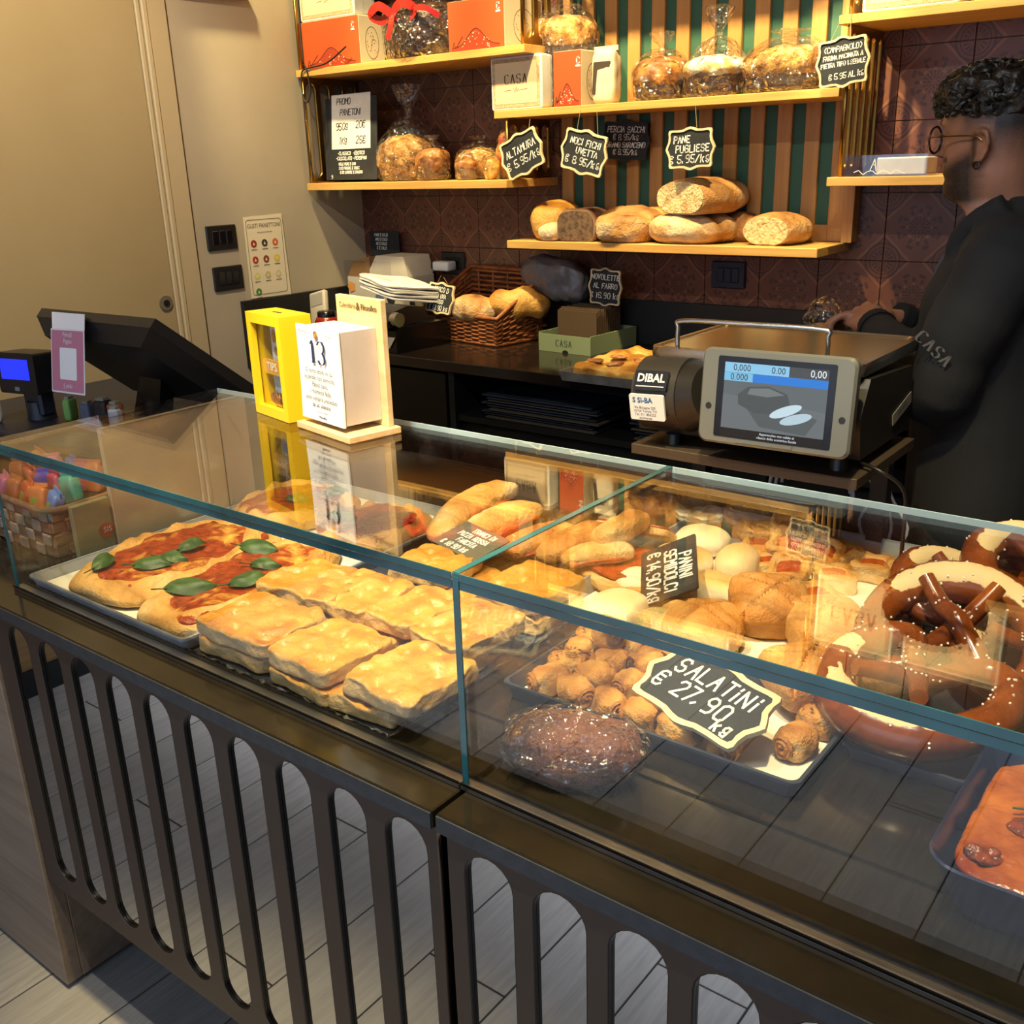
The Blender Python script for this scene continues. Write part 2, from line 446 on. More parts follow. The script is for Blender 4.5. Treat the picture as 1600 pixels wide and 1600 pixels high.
# ------------------------------------------------------------------ the room
XL, YB = -3.079, 3.0
fl = struct(G().box(-3.3, 2.6, -3.2, 3.2, -.05, -.004).build('floor', GROUT, smooth=False))
pk = None
for i in range(-8, 10):          # planks run away from the shop front, 0.205 m wide
    x0 = -1.842 + .205 * i
    if x0 > 1.0 or x0 < -3.3: continue
    y = -3.0 + (i * .47) % 1.2
    for j in range(-1, 4):
        ya, yb = y + 1.2 * j - .6, y + 1.2 * j + .6
        if yb < -3.1 or ya > 3.0: continue
        o = G().box(-.1005, .1005, -.598, .598, -.012, 0, .001).build('plank', FLOORM, smooth=False) if pk is None else pk.copy()
        if pk is not None: COL.objects.link(o)
        pk = pk or o; o.parent = fl; o.location = (x0 + .1025, (ya + yb) / 2, random.uniform(-.0004, .0004))
wb = struct(G().box(-3.25, 2.6, YB, YB + .12, 0, 3.1).build('wall_back', TGROUT, smooth=False))
tl = None
for i in range(-8, 11):
    for j in range(-1, 6):
        x = -1.72 + .094 + .188 * i; z = 1.30 + .094 + .188 * j
        if x < -3.2 or x > -.1 or (z > 1.55 and -1.98 < x < -1.12): continue
        if tl is None: o = tl = G().box(-.093, .093, -.004, .004, -.093, .093, .001).build('tile', TILEM, smooth=False)
        else: o = tl.copy(); COL.objects.link(o)
        o.parent = wb; o.location = (x, YB - .003, z)
wl = struct(G().box(XL - .15, XL, .72, 3.1, 0, 3.1).build('wall_left', PAINT, smooth=False))
G().box(XL - .15, XL + .03, -3.2, .72, 0, 3.1).build('cladding_panel', CLAD, wl, smooth=False)
struct(G().box(XL + .03, XL + .045, -3.2, .72, 0, .09).build('baseboard_left', BLACK, smooth=False))
struct(G().box(2.5, 2.6, -3.2, 3.1, 0, 3.1).build('wall_right', PAINT, smooth=False))
struct(G().box(-3.3, 2.7, -3.2, 3.2, 3.1, 3.2).build('ceiling', PAINT, smooth=False))
dr = struct(G().box(XL - .02, XL + .006, 1.06, 2.055, 0, 2.20).build('door_1', DOORP, smooth=False))
lr = G().cyl((XL + .006, 2.02, 1.18), (XL + .012, 2.02, 1.18), .025, n=24).build('lock_rose', mat('lock_steel', '8f8775', .4, .6), dr)
g = G().cyl((XL + .012, 2.02, 1.18), (XL + .016, 2.02, 1.18), .011, n=16); g.box(XL + .016, XL + .018, 2.017, 2.023, 1.174, 1.186)
g.build('keyhole', BLACK, lr)
tr = struct(G().box(XL, XL + .012, 2.058, 2.075, 0, 2.26, .003).box(XL, XL + .018, 2.078, 2.098, 0, 2.26, .004).box(XL, XL + .010, 2.10, 2.172, 0, 2.26, .003).build('trim_1', TRIMP, smooth=False))
G().box(XL - .01, XL + .003, 2.172, 2.179, 0, 2.26).build('shadow_gap', GAP, tr, smooth=False)
struct(G().box(XL, XL + .03, 2.19, 2.50, 2.155, 2.20, .003).build('trim_2', PAINT, smooth=False))

# ------------------------------------------------------------------ counter
SLOT_L = [-1.674 + .1038 * k for k in range(10)]
SLOT_R = [-.611 + .0985 * k for k in range(11)]
FR = frame((0, .714, 0), (1, 0, 0), (0, 0, 1))
def unit(name, label, x0, x1, slots):
    t = thing(name, label, 'counter', (x0, .71, 0), 0)
    plate('slotted_panel', [(x0, .278), (x1, .278), (x1, .868), (x0, .868)], [slot(c, .318, .858, .0355) for c in slots], .0056, .0012, FR, PANELM, t)
    G().box(x0 + .004, x1 - .002, 0.7172, .7205, .281, .866).build('mirror_sheet', MIRROR, t, smooth=False)
    g = G().box(x0 + .005, x1 - .002, .744, 1.78, .30, .866); g.build('carcass', BLACK, t, smooth=False)
    G().box(x0 + .16, x1 - .05, .93, 1.70, 0, .30).build('plinth', BLACK, t, smooth=False)
    for c in slots:
        G().ring(slot(c, .318, .858, .0355), slot(c, .3188, .8572, .0347), -.0028, .0022, FR).build('slot_liner', BLACKG, t)
    return t
unit('counter_unit', 'bronze slotted counter front with mirror behind, left of the worktop joint', -1.766, -.686, SLOT_L)
unit('counter_unit', 'bronze slotted counter front with mirror behind, right of the worktop joint', -.672, .56, SLOT_R)
t = thing('cash_desk', 'brown laminate cash desk base at the far left reaching the floor', 'desk', (-2.3, .71, 0))
G().box(-2.75, -1.768, .705, .74, .012, .866, .002).build('front_panel', BOARD, t, smooth=False)
G().box(-1.796, -1.768, .74, 1.78, .012, .866, .002).build('side_panel', BOARD, t, smooth=False)
G().box(-2.75, -1.80, .76, 1.2, .05, .866).build('carcass', BLACK, t, smooth=False)
def worktop(label, x0, x1, pl0, pl1):
    t = thing('worktop', label, 'worktop', (x0, .705, .868))
    g = G().box(x0, x1, .7055, 1.82, .868, .894, .0018); g.build('stone_slab', STONE, t, smooth=False)
    G().box(x0 + .001, x1 - .001, .7035, .7055, .8695, .8915).build('front_edge', STONEE, t, smooth=False)
    G().box(pl0, pl1, .905, 1.815, .894, .897, .0006).build('inset_sheet', STONE, t, smooth=False)
    return t
worktop('dark polished stone worktop carrying the pizza and focaccia', -2.75, -.688, -1.755, -.70)
worktop('dark polished stone worktop carrying the pretzels and small pastries', -.681, .60, -.68, .56)

# ------------------------------------------------------------------ glass cases
GZ, GT = .894, 1.173
def case(label, x0, x1, side):
    t = thing('glass_case', label, 'display case', (x0, .762, GZ))
    G().box(x0, x1, .764, .772, GZ + .006, GT - .009).build('front_pane', GLASS, t, smooth=False)
    G().box(x0, x1, .764, 1.245, GT - .008, GT).build('top_pane', GLASS, t, smooth=False)
    G().box(x0, x1, .7625, .7642, GT - .0085, GT + .0003).box(x0, x1, .7632, .7645, GT - .019, GT - .0095).build('front_edge_strip', EDGE, t, smooth=False)
    G().box(x0, x1, 1.2445, 1.2465, GT - .0085, GT + .0003).build('rear_edge_strip', mat('rear_edge', 'a9c4cf', .15, spec=.9), t, smooth=False)
    G().box(x0, x1, .757, .779, GZ, GZ + .007, .001).build('base_rail', ALU, t, smooth=False)
    G().box(x0, x1, .7565, .7585, GZ + .0068, GZ + .010).box(x0, x1, .776, .779, GZ + .0068, GZ + .009).build('rail_gasket', BLACKG, t, smooth=False)
    for xx, nm in side:
        G().box(xx - .004, xx + .004, .772, 1.245, GZ, GT - .009).build('side_pane', GLASS, t, smooth=False)
        G().box(xx - .0045, xx + .0045, .7622, .7640, GZ + .004, GT - .004).build('corner_edge_strip', EDGE, t, smooth=False)
        if nm: G().box(xx - .0045, xx + .0045, .7638, 1.2445, GT + .0002, GT + .0012).build('joint_edge_strip', EDGE, t, smooth=False)
    return t
case('glass display case over the pizza and focaccia', -1.752, -.6895, ((-1.748, 0),))
case('glass display case over the pretzels and rolls', -.6875, .56, ((-.6830, 1),))

# ------------------------------------------------------------------ rear counter
t = thing('rear_counter', 'long black back counter under the bread shelves', 'counter', (-1.4, 2.40, 0))
G().box(-3.055, .7, 2.40, 2.985, .965, 1.0, .002).build('top_slab', mat('rear_top', '1a1412', .12, col2='221a16', vs=8), t, smooth=False)
struct(G().box(-3.07, .7, 2.974, 2.992, 1.0005, 1.146).build('trim_3', BLACK, smooth=False))
struct(G().box(-3.078, -3.056, 2.335, 2.974, .9, 1.147).build('trim_4', BLACK, smooth=False))
G().box(-3.055, .7, 2.95, 2.97, 0, .965).build('back_panel', BLACK, t, smooth=False)
G().box(-3.055, .7, 2.43, 2.95, .80, .82).build('shelf_board', BLACK, t, smooth=False)
for xx in (-3.04, -2.14, -1.05, .1): G().box(xx - .012, xx + .012, 2.42, 2.95, 0, .965).build('divider', BLACK, t, smooth=False)
G().box(-3.04, -2.16, 2.415, 2.435, .08, .955, .002).build('door', BLACKG, t, smooth=False)
G().box(-3.05, .68, 2.45, 2.95, 0, .79).build('lower_body', BLACK, t, smooth=False)

# ------------------------------------------------------------------ shelves and brass dividers
def shelf(label, x0, x1, y0, zb, zt):
    return tag(G().box(x0, x1, y0, YB - .008, zb, zt, .0015).build('wall_shelf', OAK, smooth=False), label, 'shelf')
shelf('oak shelf at upper left holding the orange cake boxes', -3.074, -2.02, 2.70, 1.918, 1.942)
shelf('oak shelf at left holding the promo board and bagged panettoni', -3.070, -2.105, 2.70, 1.521, 1.547)
shelf('oak shelf holding the white tin and three wrapped cakes', -2.18, -1.035, 2.74, 1.735, 1.758)
shelf('low oak shelf carrying the unwrapped bread loaves', -2.143, -1.065, 2.74, 1.327, 1.352)
shelf('oak shelf beside the man holding the clear acrylic box', -1.053, -.40, 2.74, 1.514, 1.537)
shelf('oak shelf high at right above the man', -1.050, .55, 2.74, 1.905, 1.927)
shelf('top oak shelf out of reach on the left', -3.07, -2.16, 2.72, 2.262, 2.285)
def divider(label, x, y0, y1, z0, z1, n=4):
    t = thing('slotted_divider', label, 'divider', (x, y0, z0))
    w = (y1 - y0) / n
    plate('slotted_plate', [(y0, z0), (y1, z0), (y1, z1), (y0, z1)], [slot(y0 + w * (k + .5), z0 + .02, z1 - .02, w * .33) for k in range(n)], .012, .003,
          frame((x, 0, 0), (0, 1, 0), (0, 0, 1)), BRASS, t)
    return t
divider('brass slotted divider at the left wall beside the promo board', -3.058, 2.71, 2.985, 1.548, 1.917)
divider('brass slotted divider at the left wall by the orange cake box', -3.062, 2.71, 2.985, 1.943, 2.262)
divider('brass slotted divider standing on the upper left shelf end', -2.035, 2.71, 2.985, 1.943, 2.27)
divider('brass slotted divider below the white tin behind the Altamura sign', -2.135, 2.745, 2.985, 1.548, 1.734)
divider('brass slotted divider by the clear acrylic box', -1.022, 2.745, 2.985, 1.538, 1.904, 5)
divider('brass slotted divider on the high right shelf', -1.022, 2.745, 2.985, 1.928, 2.25, 5)
# striped wall panel between the dividers
t = thing('striped_panel', 'striped oak and green wall panel behind the loaves', 'wall panel', (-1.565, 2.985, 1.353))
G().box(-2.07, -1.06, 2.978, 2.990, 1.353, 2.5).build('backing', GREEN, t, smooth=False)
p0 = None
for k in range(12):
    x = -2.046 + .0855 * k
    if p0 is None: o = p0 = G().box(-.0225, .0225, -.007, .007, 0, 1.147, .0015).build('slat', OAKV, t, smooth=False, world=False)
    else: o = p0.copy(); COL.objects.link(o)
    o.location = (x + 1.565, -.014, 0)
G().box(-2.07, -1.06, 2.968, 2.977, 1.353, 1.40).build('bottom_rail', OAKV, t, smooth=False)
G().box(-1.075, -1.045, 2.94, 2.99, 1.353, 1.90).build('end_post', OAKV, t, smooth=False)

# ------------------------------------------------------------------ food materials
def bread_mat(name, pale, mid, dark, ns=18., rough=.6, bump=.35, bs=70., amt=.35, spec=.35, coat=0., bd=.003):
    q = NT(name); v = q.co('Object'); n = q.noise(v, ns, 5, .6, .3)
    f = q.math('ADD', q.attr('brown'), q.math('MULTIPLY', q.math('SUBTRACT', n, .5), amt * 2))
    q.color(q.ramp(f, ((.08, pale), (.5, mid), (.95, dark))))
    q.b.inputs['Roughness'].default_value = rough; q.b.inputs['Specular IOR Level'].default_value = spec
    q.b.inputs['Coat Weight'].default_value = coat; q.b.inputs['Coat Roughness'].default_value = .15
    q.bump(q.noise(v, bs, 4, .65), bump, bd); return q.m
FOCA = bread_mat('focaccia_crust', 'c9a56c', 'c98f3a', '8c4c10', 18, .42, .6, 75, .40, .5, .12, bd=.006)
ROLL = bread_mat('roll_crust', 'efe0c4', 'dcb274', 'b07434', 14, .55, .25, 80, .15)
PUFF = bread_mat('puff_pastry', 'dfc08a', 'c88f45', '8e521d', 26, .5, .9, 110, .4, bd=.006)
ENVEL = bread_mat('baked_envelope', 'd2a262', 'b97b3b', '7c4a1e', 20, .5, .8, 95, .5, bd=.006)
PIZZA = bread_mat('pizza_dough', 'dfc08c', 'cb9850', '8a5324', 16, .55, .9, 60, .5, bd=.008)
LOAF = bread_mat('loaf_crust', 'd6bd97', 'b08048', '6b401c', 14, .65, .9, 55, .5, bd=.008)
LOAFG = bread_mat('golden_loaf_crust', 'd6a75a', 'b87e34', '7c4a18', 12, .5, .7, 55, .4, bd=.007)
RYE = bread_mat('dark_loaf_crust', '7a4a36', '54301f', '2a140c', 20, .6, 1., 60, .5, bd=.008)
CRUMB = mat('bread_crumb', 'dfc794', .85, col2='b98d55', vs=60, bump=.9, bs=120, bd=.006, lo=.42, hi=.72)
CRUMBD = mat('dark_crumb', '6e5540', .9, col2='3f2d20', vs=70, bump=.8, bs=140, lo=.42, hi=.66)
TOMATO = mat('tomato_sauce', '8a2f14', .35, col2='b4531f', vs=38, bump=.8, bs=90, bd=.004)
def top_mat():
    q = NT('tomato_cheese'); v = q.co('Object'); n = q.noise(v, 11, 4, .6, .8); n2 = q.noise(v, 70, 4)
    red = q.ramp(n2, ((.3, '6a210d'), (.72, 'a8451a'))); ye = q.ramp(n2, ((.3, 'c9852c'), (.7, 'dfb055')))
    q.color(q.mix(q.ramp(n, ((.54, 0.), (.66, 1.))), red, ye)); q.b.inputs['Roughness'].default_value = .3
    q.bump(q.math('ADD', n, q.math('MULTIPLY', n2, .8)), .9, .008); return q.m
PTOP = top_mat()
BASIL = mat('basil', '23401a', .55, col2='3d5e28', vs=30, bump=.3, bs=90)
def pretzel_mat():
    q = NT('pretzel_crust'); v = q.co('Object'); n = q.noise(v, 22, 4, .6, .5)
    br = q.ramp(n, ((.3, '5e2a0e'), (.7, '934a18')))
    f = q.ramp(q.math('ADD', q.attr('split'), q.math('MULTIPLY', q.math('SUBTRACT', n, .5), .9)), ((.5, 0.), (.56, 1.)))
    q.color(q.mix(f, br, 'e2c998'))
    ro = q.ramp(f, ((0., .2), (1., .7))); q.l(ro, q.b.inputs['Roughness']); q.bump(q.noise(v, 60, 3), .15, .002)
    return q.m
PRETZ = pretzel_mat(); SALT = mat('salt', 'efe8da', .5); SEEDS = mat('seeds', '6b4a1e', .6)

# ------------------------------------------------------------------ trays
def tray(name, label, x0, x1, y0, y1, z0, z1, ma, wall=.004, splay=.006, lining=None, rz=0.):
    c = ((x0 + x1) / 2, (y0 + y1) / 2)
    t = thing(name, label, 'tray', (c[0], c[1], z0), rz)
    w, d, h = x1 - x0, y1 - y0, z1 - z0; r = .012
    g = G(); a = rrect(w - 2 * splay, d - 2 * splay, r); b = rrect(w, d, r); bi = rrect(w - 2 * wall, d - 2 * wall, r - .003)
    ai = rrect(w - 2 * splay - 2 * wall, d - 2 * splay - 2 * wall, r - .003)
    L = lambda p, z: [(x, y, z) for x, y in p]
    g.loft([L(a, 0), L(b, h), L(bi, h), L(ai, .002)], caps=True)
    g.build('pan', ma, t, smooth=False, world=False)
    g = G().ring(rrect(w + .004, d + .004, r), rrect(w - .006, d - .006, r), h - .0015, h + .0025); g.build('rim', ma, t, world=False)
    if lining:
        G().box(-w / 2 + splay + .006, w / 2 - splay - .006, -d / 2 + splay + .006, d / 2 - splay - .006, .0022, .0034).build('paper_lining', lining, t, smooth=False, world=False)
    return t
tray('baking_tray', 'aluminium baking tray under the tomato pizzas at the left', -1.735, -1.268, .780, 1.475, .8972, .917, TRAYM, lining=PAPERY)
tray('baking_tray', 'white lined tray holding the small filled salatini', -.778, -.352, .955, 1.168, .8972, .920, DTRAY, lining=PAPERY)
tray('baking_tray', 'paper lined tray of rolls and tomato puff squares', -.878, -.398, 1.20, 1.765, .8972, .925, TRAYM, lining=PAPERY)
tray('baking_tray', 'shallow dark tray beneath the pretzels', -.344, -.196, 1.075, 1.60, .8972, .915, DTRAY)
t = thing('focaccia_tray', 'thin dark tray with foil edge beneath the stacked focaccia', 'tray', (-1.05, 1.04, .8972))
G().box(-1.262, -.832, .785, 1.30, .8972, .8995, .001).build('sheet', DTRAY, t, smooth=False)
g = G(); rng = random.Random(3)
xs = [-1.262 + .43 * k / 60 for k in range(61)]
g.loft([[(x, .787 + rng.uniform(-.001, .001), .8993), (x, .782 + rng.uniform(-.002, .002), .904 + rng.uniform(-.002, .003)),
         (x, .784 + rng.uniform(-.001, .001), .9045 + rng.uniform(-.002, .003)), (x, .789, .8999)] for x in xs])
ys = [.785 + .5 * k / 60 for k in range(61)]
g.loft([[(-.834, y, .8993), (-.829 + rng.uniform(-.002, .002), y, .904 + rng.uniform(-.002, .003)), (-.831, y, .9045 + rng.uniform(-.002, .003)), (-.836, y, .8999)] for y in ys])
g.build('foil_edge', ALU, t)

# ------------------------------------------------------------------ focaccia
def slab(label, cx, cy, z, w, d, h, rz, seed, group, tilt=0.):
    rg = random.Random(seed)
    dm = [(rg.uniform(-.42, .42) * w, rg.uniform(-.42, .42) * d, rg.uniform(.004, .0075), rg.uniform(.35, 1.)) for _ in range(int(w * d * 800))]
    so = Vector((seed * 3.1, seed * 1.7, 0))
    def fn(p):
        if p.z > h * .45:
            u = noise.noise(Vector((p.x * 22, p.y * 22, 0)) + so)
            p.z += u * .0065 + noise.noise(Vector((p.x * 60, p.y * 60, 3)) + so) * .0028 + noise.noise(Vector((p.x * 150, p.y * 150, 3)) + so) * .0009
            for dx, dy, r, a in dm:
                p.z -= h * .42 * a * math.exp(-((p.x - dx) ** 2 + (p.y - dy) ** 2) / r ** 2)
        p.x += noise.noise(Vector((p.y * 25, p.z * 30, 9)) + so) * .007 + noise.noise(Vector((p.y * 90, p.z * 90, 9))) * .0016; p.y += noise.noise(Vector((p.x * 25, p.z * 30, 5)) + so) * .007 + noise.noise(Vector((p.x * 90, p.z * 90, 5))) * .0016
        return p
    def br(co, n):
        u = noise.noise(Vector((co.x * 25, co.y * 25, 1)) + so)
        return max(0, min(1, (n.z - .25) * .85)) * (.80 + .45 * u) + .06
    o = G().blob(w, d, h, 9, 30, 0, flat=0, fn=fn).build('focaccia_slice', FOCA, attr={'brown': br})
    o.location = (cx, cy, z); o.rotation_euler = (tilt, 0, rz)
    return tag(o, label, 'focaccia', group)
for k, (lab, cx, cy, w, d, rz) in enumerate((
        ('lower focaccia slice at the front left of the stack', -1.175, .862, .166, .134, .03),
        ('lower focaccia slice peeking out under the middle front slice', -1.010, .850, .130, .128, -.05),
        ('lower focaccia slice under the front right slice', -.902, .853, .120, .126, .04),
        ('lower focaccia slice hidden behind the front left one', -1.19, 1.01, .16, .13, .0),
        ('lower focaccia slice under the centre of the stack', -1.045, 1.00, .125, .14, .0),
        ('lower focaccia slice beside the glass joint', -.912, 1.01, .125, .15, .02),
        ('lower focaccia slice at the back of the stack', -1.06, 1.19, .14, .14, .0),
        ('lower focaccia slice at the back right of the stack', -.905, 1.19, .125, .14, .0))):
    slab(lab, cx, cy, .9003, w, d, .027, rz, 20 + k, 'lower layer of focaccia')
for k, (lab, cx, cy, dz, w, d, rz, ti) in enumerate((
        ('front left focaccia slice on the top layer, widest one', -1.172, .858, 0, .165, .135, .02, .0),
        ('middle front focaccia slice on the top layer, crumb side showing', -1.015, .855, .001, .135, .135, -.04, .02),
        ('front right focaccia slice on the top layer, strongly dimpled', -.862, .862, .001, .135, .142, -.06, .0),
        ('focaccia slice on the top layer against the basil pizza', -1.208, 1.008, .003, .165, .14, .05, -.04),
        ('narrow focaccia slice in the centre of the top layer', -1.108, 1.012, .006, .130, .125, -.1, .06),
        ('long focaccia slice on top left of the glass joint', -1.00, 1.022, .002, .105, .135, -.08, 0),
        ('focaccia slice on top cut by the glass corner', -.892, 1.020, .001, .115, .155, -.05, 0),
        ('focaccia slice at the back left beside the price card', -1.10, 1.18, .001, .13, .12, .1, 0),
        ('focaccia slice at the back right past the glass joint', -.905, 1.20, .001, .12, .145, -.06, 0))):
    slab(lab, cx, cy, .9285 + dz, w, d, .028, rz, 40 + k, 'upper layer of focaccia', ti)

# ------------------------------------------------------------------ pizzas with basil
def leaf_g(g, m, l=.05, w=.026, curl=.4, twist=.3):
    rings = []
    for i in range(9):
        t = i / 8; ww = w * math.sin(PI * min(1, t * .96 + .04)) ** .8 * .5; row = []
        for j in range(7):
            s = j / 3 - 1; x = (t - .5) * l; y = s * ww
            z = .012 * math.sin(t * PI) * curl + abs(s) * ww * .7 * math.sin(2 + 5 * t * twist) + .003 * math.sin(9 * t + 3 * s)
            row.append(m @ Vector((x, y, z)))
        rings.append([g.bm.verts.new(p) for p in row])
    for a, b in zip(rings, rings[1:]):
        for j in range(6): g.bm.faces.new((a[j], a[j + 1], b[j + 1], b[j]))
    g.tube([m @ Vector((-l * .5 - .02, .004, .002)), m @ Vector((-l * .4, 0, .004))], .0012, 5)
    return g
def pizza(label, cx, cy, w, d, rz, seed, leaves):
    t = thing('pizza', label, 'pizza', (cx, cy, .9012), rz)
    so = Vector((seed * 2.3, seed, 0))
    def fn(p):
        a = math.atan2(p.y, p.x); k = 1 + .10 * noise.noise(Vector((math.cos(a) * 1.6, math.sin(a) * 1.6, seed)))
        p.x *= k; p.y *= k; r = math.hypot(p.x / (w / 2), p.y / (d / 2))
        if p.z > .008: p.z += .012 * math.exp(-((r - .88) / .12) ** 2) * (1 + .9 * noise.noise(Vector((math.cos(a) * 4, math.sin(a) * 4, seed)))) - .004 * (r < .6) + .008 * noise.noise(Vector((p.x * 18, p.y * 18, 0)) + so)
        return p
    def br(co, n): return .3 + .35 * noise.noise(Vector((co.x * 14, co.y * 14, 4)) + so) + .25 * max(0, n.z) - .2 * max(0, -n.z)
    G().blob(w, d, .034, 3.2, 26, .002, 30, seed, .15, fn).build('crust', PIZZA, t, world=False, attr={'brown': br})
    def fn2(p):
        a = math.atan2(p.y, p.x); k = 1 + .22 * noise.noise(Vector((math.cos(a) * 2.3, math.sin(a) * 2.3, seed + 5)))
        p.x *= k; p.y *= k
        p.z += .0045 * noise.noise(Vector((p.x * 22, p.y * 22, 2)) + so) + .003 * noise.noise(Vector((p.x * 60, p.y * 60, 2)))
        return p
    G().blob(w * .80, d * .84, .022, 4, 26, 0, fn=fn2, m=Matrix.Translation((0, 0, .0145))).build('tomato_topping', PTOP, t, world=False)
    for (x, y, a, l, cu) in leaves:
        leaf_g(G(), Matrix.Translation((x, y, .0405)) @ Matrix.Rotation(a, 4, 'Z') @ Matrix.Rotation(.45, 4, 'X'), l * 1.15, l * .55, cu * 1.6, cu * 1.3).build('basil_leaf', BASIL, t, world=False, recalc=False)
    return t
pizza('large tomato pizza with basil at the front left of the tray', -1.575, .985, .26, .385, .12, 1, ((-.052, -.122, 1.9, .055, .9), (.035, -.085, .6, .06, .8), (.045, -.045, .3, .05, .5), (.03, .01, 1.3, .05, .9)))
pizza('tomato and cheese pizza with two basil sprigs next to the focaccia', -1.372, .985, .205, .40, .16, 2, ((-.03, -.10, .7, .075, .7), (.045, -.04, .9, .06, .9), (.02, .03, .4, .05, .6), (-.05, .09, .2, .07, .7)))
pizza('tomato pizza at the back of the tray by the cream panel', -1.625, 1.315, .24, .24, .1, 3, ((.03, -.02, .4, .05, .6), (.07, .05, 1.0, .05, .8)))
pizza('tomato and cheese pizza at the back behind the calendar reflection', -1.385, 1.315, .20, .215, .05, 4, ((-.05, -.04, .5, .055, .7),))

# ------------------------------------------------------------------ folded pizza sandwiches behind the focaccia
def stick(label, p0, p1, w, h, seed, ma, group='folded pizza sandwiches', fill=True):
    p0, p1 = Vector(p0), Vector(p1); L = (p1 - p0).length; d = (p1 - p0).normalized()
    t = thing('folded_pizza', label, 'sandwich', tuple(p0), 0, group)
    m = frame((p0 + p1) / 2, d, Vector((0, 0, 1)).cross(d))
    so = Vector((seed, seed * 3, 1))
    def fn(p):
        p.y += .010 * math.sin(p.x * 17 + seed); p.z += .010 * math.cos(p.x / L * 2.2) + .003 * noise.noise(p * 45 + so); return p
    def br(co, n): return .32 + .5 * noise.noise(co * 14 + so) + .2 * max(0, n.z)
    G().blob(L, w, h, 3, 14, .003, 28, seed, .1, fn, m).build('crust', ma, t, attr={'brown': br})
    if fill:
        G().blob(L * .86, w * 1.08, h * .3, 3.5, 12, .004, 40, seed, 0, fn, m @ Matrix.Translation((0, 0, h * .12))).build('tomato_filling', TOMATO, t)
    return t
stick('long folded pizza reaching highest behind the price card', (-1.195, 1.27, .925), (-1.19, 1.52, .955), .075, .05, 1, PIZZA)
stick('folded pizza with cut airy edge right of the tallest one', (-1.115, 1.285, .922), (-1.095, 1.47, .945), .07, .05, 2, PIZZA)
stick('short folded pizza with tomato seeping out near the glass joint', (-1.03, 1.30, .918), (-1.00, 1.45, .93), .075, .04, 3, ENVEL)
stick('folded pizza lying just left of the glass joint', (-.975, 1.325, .918), (-.955, 1.49, .93), .07, .04, 4, ENVEL)
stick('rolled pizza end on top of the red pizza slice', (-.905, 1.375, .948), (-.868, 1.50, .962), .05, .042, 5, PIZZA, fill=False)
stick('folded pizza with cut edge under the rolled one', (-.94, 1.33, .925), (-.835, 1.405, .932), .055, .034, 6, PIZZA)
t = thing('pizza_slice', 'broad tomato pizza slice right of the glass joint', 'pizza', (-.84, 1.40, .905), -.15)
so = Vector((4, 4, 4))
def fn(p):
    p.z += .02 * (p.x / .11) ** 2 * .8 + .004 * noise.noise(p * 25); return p
G().blob(.22, .165, .026, 5, 18, .003, 30, 8, .1, fn).build('crust', PIZZA, t, world=False, attr={'brown': lambda c, n: .45 + .5 * noise.noise(c * 16)})
G().blob(.19, .135, .012, 4, 16, .002, 40, 9, 0, fn, Matrix.Translation((-.004, -.002, .0205))).build('tomato_topping', TOMATO, t, world=False)
t = thing('pizza_slice', 'tomato pizza slice standing tilted behind the rolled one', 'pizza', (-.905, 1.52, .93), .2)
m = Matrix.Rotation(-.5, 4, 'X')
G().blob(.15, .10, .018, 6, 14, .002, 30, 11, 0, None, m).build('crust', PIZZA, t, world=False, attr={'brown': lambda c, n: .2})
G().blob(.14, .09, .008, 5, 12, .002, 30, 12, 0, None, m @ Matrix.Translation((0, 0, .015))).build('tomato_topping', TOMATO, t, world=False)

# ------------------------------------------------------------------ rolls
def roll(label, cx, cy, z, w, d, h, rz, seed, n=2.3, ma=None, top=.45, side=.05, tilt=(0, 0), fn=None, group='bread rolls', cut=0.):
    so = Vector((seed * 1.9, seed, 2))
    def br(co, nn): return side + (top - side) * max(0., min(1., (co.z / h - .45) * 2.4)) + .12 * noise.noise(co * 20 + so)
    o = G().blob(w, d, h, n, 16, .003, 22, seed, .12, fn).build('bread_roll', ma or ROLL, attr={'brown': br})
    o.location = (cx, cy, z); o.rotation_euler = (tilt[0], tilt[1], rz); return tag(o, label, 'bread roll', group)
roll('round white roll with a flat toasted brown top', -.772, 1.455, .903, .108, .105, .062, .2, 1, 2.6, None, .75, -.1)
roll('pale oval roll at the back left corner of the tray', -.798, 1.585, .903, .105, .085, .055, .1, 2, 2.2, None, .35, .05)
roll('golden oval roll standing beside the toasted round one', -.690, 1.505, .903, .075, .105, .068, .15, 3, 2.2, None, .45, .25)
roll('oblong split roll with browned top in front of the golden one', -.665, 1.385, .905, .105, .062, .058, -.25, 4, 2.8, None, .65, .02)
roll('pale round roll half hidden by the panini card', -.795, 1.355, .9, .085, .085, .052, 0, 5, 2.2, None, .2, .0)
roll('plain round roll in front of the panini card', -.762, 1.235, .9, .10, .095, .062, 0, 6, 2.3, None, .3, .1)
roll('crumb covered roll next to the plain round one', -.688, 1.232, .9, .07, .06, .055, 0, 7, 2.2, bread_mat('crumbed_crust', 'ecd9a0', 'dcbf78', 'b9914a', 60, .8, 1.0, 160, .4, bd=.012), .3, .2)
